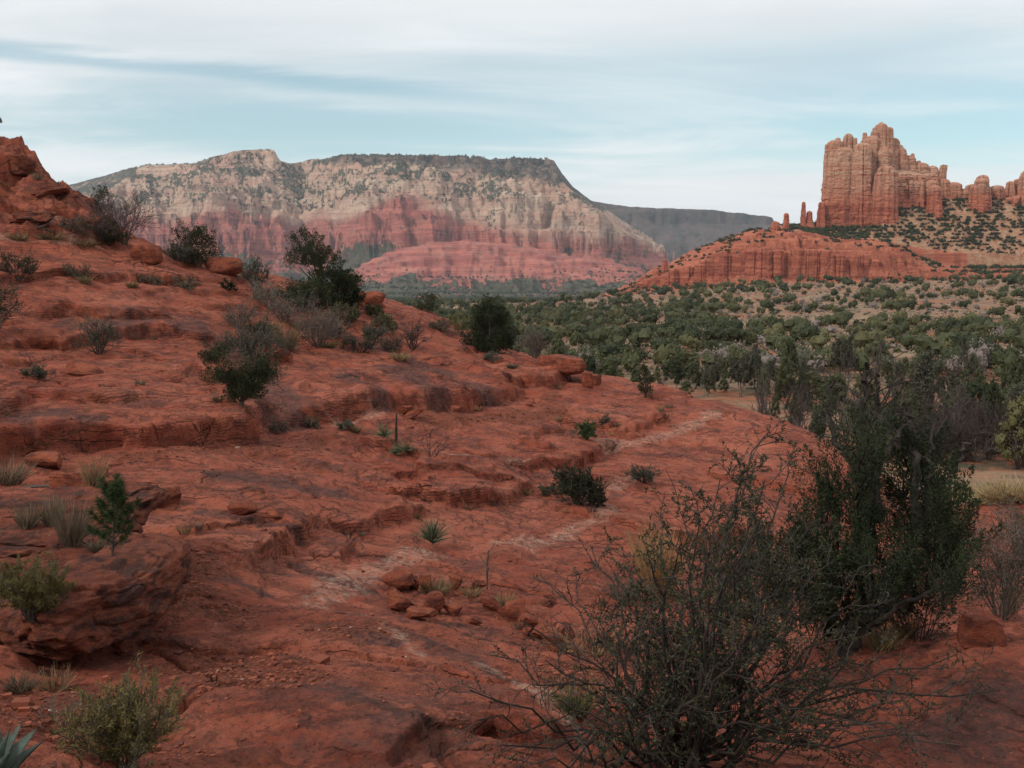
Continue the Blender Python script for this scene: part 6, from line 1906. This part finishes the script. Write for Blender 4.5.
def pick_look(i):
    ri, q = vr[i], rng.rand()
    if ri < 78:
        return 'bare' if q < 0.55 else 'silver' if q < 0.70 else 'cypress' if q < 0.82 else 'olive' if q < 0.88 else 'pinyon'
    if ri < 130:
        if vpx[i] < 700: return 'cypress' if q < 0.2 else 'pinyon' if q < 0.6 else 'juniper' if q < 0.85 else 'olive' if q < 0.93 else 'bare'
        return 'cypress' if q < 0.25 else 'bare' if q < 0.40 else 'silver' if q < 0.54 else 'olive' if q < 0.68 else 'pinyon' if q < 0.88 else 'juniper'
    return 'juniper' if q < 0.34 else 'pinyon' if q < 0.70 else 'olive' if q < 0.84 else 'brush'
NIND = 300
far_rest = []
used = {}
for c, i in enumerate(kept):
    lk = pick_look(i)
    ps, nm, cat, words = LOOKS[lk]
    f_ = (0.60 if vpx[i] < 760 else 0.62) if vr[i] < 130 else 0.82
    s = (0.45 + 1.0 * rng.rand() ** 1.6) * f_
    k = rng.randint(len(ps)); rz = rng.rand() * 6.28
    if c >= NIND:
        far_rest.append((i, lk, k, s, rz)); continue
    base = s / f_
    szw = 'small ' if base < 0.92 else 'large ' if base > 1.16 else ''
    label = szw + words + ' ' + zone_words(vpx[i], vpy[i], vr[i])
    parts = ps[k]
    loc = (vx[i], vy[i], vz[i] - 0.05)
    if vr[i] < 175 and len(parts) > 1:
        o = thing(nm, label, cat, loc, GRP[lk], rz, (s, s, s * (1.0 + 0.22 * rng.rand())))
        for pn, me in parts.items():
            link(pn, me, o)
    elif len(parts) == 1:
        o = make(nm, label, cat, loc, list(parts.values())[0], GRP[lk], rz, s)
    else:
        me = used.get((lk, k))
        if me is None:
            a, b_ = parts['crown'], parts['trunk']
            bm = bmesh.new(); bm.from_mesh(a); na = len(bm.faces); bm.from_mesh(b_)
            bm.faces.ensure_lookup_table()
            for f in bm.faces[na:]: f.material_index = 1
            me = bpy.data.meshes.new(nm); bm.to_mesh(me); bm.free()
            me.materials.append(a.materials[0]); me.materials.append(b_.materials[0])
            used[(lk, k)] = me
        o = make(nm, label, cat, loc, me, GRP[lk], rz, (s, s, s * (1.0 + 0.3 * rng.rand())))
# everything beyond the 300 largest: one mass of scrub
def build_far_scrub():
    g = np.random.RandomState(99)
    MBS = {m: MB() for m in ('juniper', 'pinyon', 'olive', 'palebrush', 'sage')}
    def add(loc, m, h, w, n, leaf):
        c = np.asarray(loc, float); t = g.rand() * 0.6
        k = 3 if n > 80 else 2 if n > 30 else 1
        for j in range(k):
            a = j * 6.28 / k + g.rand()
            o = np.array([math.cos(a) * w * 0.22, math.sin(a) * w * 0.22, h * (0.36 + 0.22 * g.rand())]) if k > 1 else np.array([0, 0, h * 0.42])
            crown_lobe(MBS[m], g, c + o, w * (0.36 if k > 1 else 0.5), h * (0.40 if k > 1 else 0.52), n // k, leaf, t)
    for i, lk, k, s, rz in far_rest:
        m = {'juniper': 'juniper', 'pinyon': 'pinyon', 'olive': 'olive', 'brush': 'palebrush', 'cypress': 'pinyon', 'silver': 'sage', 'bare': 'palebrush'}[lk]
        h = (6.4 if vr[i] > 420 else 5.2) * s * (0.6 if lk == 'brush' else 1.0)
        add((vx[i], vy[i], vz[i] - 0.1), m, h, h * (0.75 + 0.4 * g.rand()), 170 if vr[i] < 500 else 110, max(0.34, vr[i] * 0.0011))
    # low grey brush and dark bushlets between the valley trees
    n = 2200
    th = np.arctan((g.uniform(395, 1190, n) - 512) / FPX); r = np.exp(g.uniform(math.log(130), math.log(640), n))
    x, y = np.sin(th) * r, np.cos(th) * r
    z = ground_xyz(x, y)
    for q in range(n):
        if z[q] > -5.5 and r[q] < 70: continue
        m = ('palebrush', 'sage', 'juniper', 'pinyon', 'palebrush', 'olive')[g.randint(6)]
        h = 0.5 + 0.8 * g.rand()
        add((x[q], y[q], z[q] - 0.1), m, h, h * 1.7, 30, max(0.14, r[q] * 0.0010))
    # the far flats below the mesa
    n = 2600
    th = np.arctan((g.uniform(330, 800, n) - 512) / FPX); r = np.exp(g.uniform(math.log(880), math.log(2700), n))
    x, y = np.sin(th) * r, np.cos(th) * r
    z = ground_xyz(x, y)
    px = 512 + x / y * FPX
    for q in range(n):
        if px[q] > 590 and 840 < y[q] < 1450: continue
        h = 3.0 + 2.5 * g.rand()
        add((x[q], y[q], z[q] - 0.2), ('juniper', 'pinyon', 'juniper')[g.randint(3)], h, h * 1.3, 26, 1.6)
    # scrub on the footslope of the mesa
    gpx, gy, gv = MESA_GRID
    for q in range(4200):
        a = g.randint(np.searchsorted(gpx, 320), np.searchsorted(gpx, 650)); b_ = g.randint(0, np.searchsorted(gy, 3320))
        p_ = gv[b_, a]
        if p_[2] > 75 - 45 * g.rand(): continue
        h = 4.0 + 5.0 * g.rand()
        add((p_[0], p_[1], p_[2] - 0.8), ('juniper', 'pinyon', 'juniper')[g.randint(3)], h, h * 1.3, 12, 3.0)
    # scrub on the butte's benches and scree
    n = 30000
    bp = g.uniform(610, 1130, n); by = g.uniform(862, 1010, n)
    bz, bt = butte_z(bp, by)
    bz2, _ = butte_z(bp, by + 1.5)
    sl = np.abs(bz2 - bz) / 1.5
    cl = fbm2(bp / 14, by / 14, 3, 811)
    p = (0.07 + 0.85 * bt) * sstep(2.0, 0.7, sl) * sstep(-0.45, 0.2, cl)
    ok = g.rand(n) < p * 0.62
    for q in np.nonzero(ok)[0]:
        xx = (bp[q] - 512) / FPX * (0.25 * by[q] + 0.75 * BY)
        h = 1.8 + 3.2 * g.rand() ** 1.4
        add((xx, by[q], bz[q] - 0.4), ('juniper', 'pinyon', 'juniper', 'juniper')[g.randint(4)], h, h * 1.3, 34, 0.9)
    # trees along the mesa rim
    tops = np.array(MESA_TOP)
    tpx = 512 + tops[:, 0] / tops[:, 1] * FPX
    for q in range(230):
        pxq = g.choice([g.uniform(338, 392), g.uniform(395, 475), g.uniform(475, 548), g.uniform(150, 215)], p=[.45, .25, .15, .15])
        t_ = tops[np.argmin(np.abs(tpx - pxq))]
        h = 5 + 8 * g.rand() ** 2
        add((t_[0], t_[1] + 5, t_[2] - 2.5), 'juniper', h, h * 0.9, 14, 3.0)
    V, Q, T, M, M3, tn, n0 = [], [], [], [], [], [], 0
    mats = []
    for mi, (m, mb) in enumerate(MBS.items()):
        if not mb.V: continue
        v = np.concatenate(mb.V); q = np.concatenate(mb.Q); tq = np.concatenate(mb.T)
        V.append(v); Q.append(q + n0); T.append(tq + n0); n0 += len(v)
        M.append(np.full(len(q), len(mats))); M3.append(np.full(len(tq), len(mats))); mats.append(MAT[m]); tn.append(np.concatenate(mb.tint))
    me = np_mesh("scrub", np.concatenate(V), [np.concatenate(Q), np.concatenate(T)], mats, smooth=False, midx=np.concatenate(M + M3), attrs=dict(tint=np.concatenate(tn)))
    tag(link("scrub", me), kind='stuff', label='far juniper scrub scattered over the valley and the butte')
build_far_scrub()
# the tangle of dark leafless growth at the foot of the wood
g = np.random.RandomState(123)
DB = [shrub_parts(2.4, 2.6, 801, twigmat='darktwig', leafr=0, stems=16, kids=5, r0=0.03), shrub_parts(2.0, 2.8, 802, twigmat='twig', leafr=0, stems=16, kids=5, r0=0.03), shrub_parts(2.6, 2.2, 803, twigmat='darktwig', leafr=0, stems=16, kids=5, r0=0.03)]
for i in range(46):
    px, r = g.uniform(850, 1060), g.uniform(60, 76)
    t = math.atan((px - 512) / FPX)
    x, y = math.sin(t) * r, math.cos(t) * r
    where = 'behind the tall yellow grass' if px > 950 else 'seen through the large dark juniper' if px > 860 else 'at the foot of the slickrock end'
    make('thicket_shrub', 'dark leafless thicket shrub at the foot of the wood ' + where, 'shrub', (x, y, gz(x, y)), DB[i % 3], 'thicket at the foot of the wood', g.rand() * 6.28, 0.8 + 0.5 * g.rand())
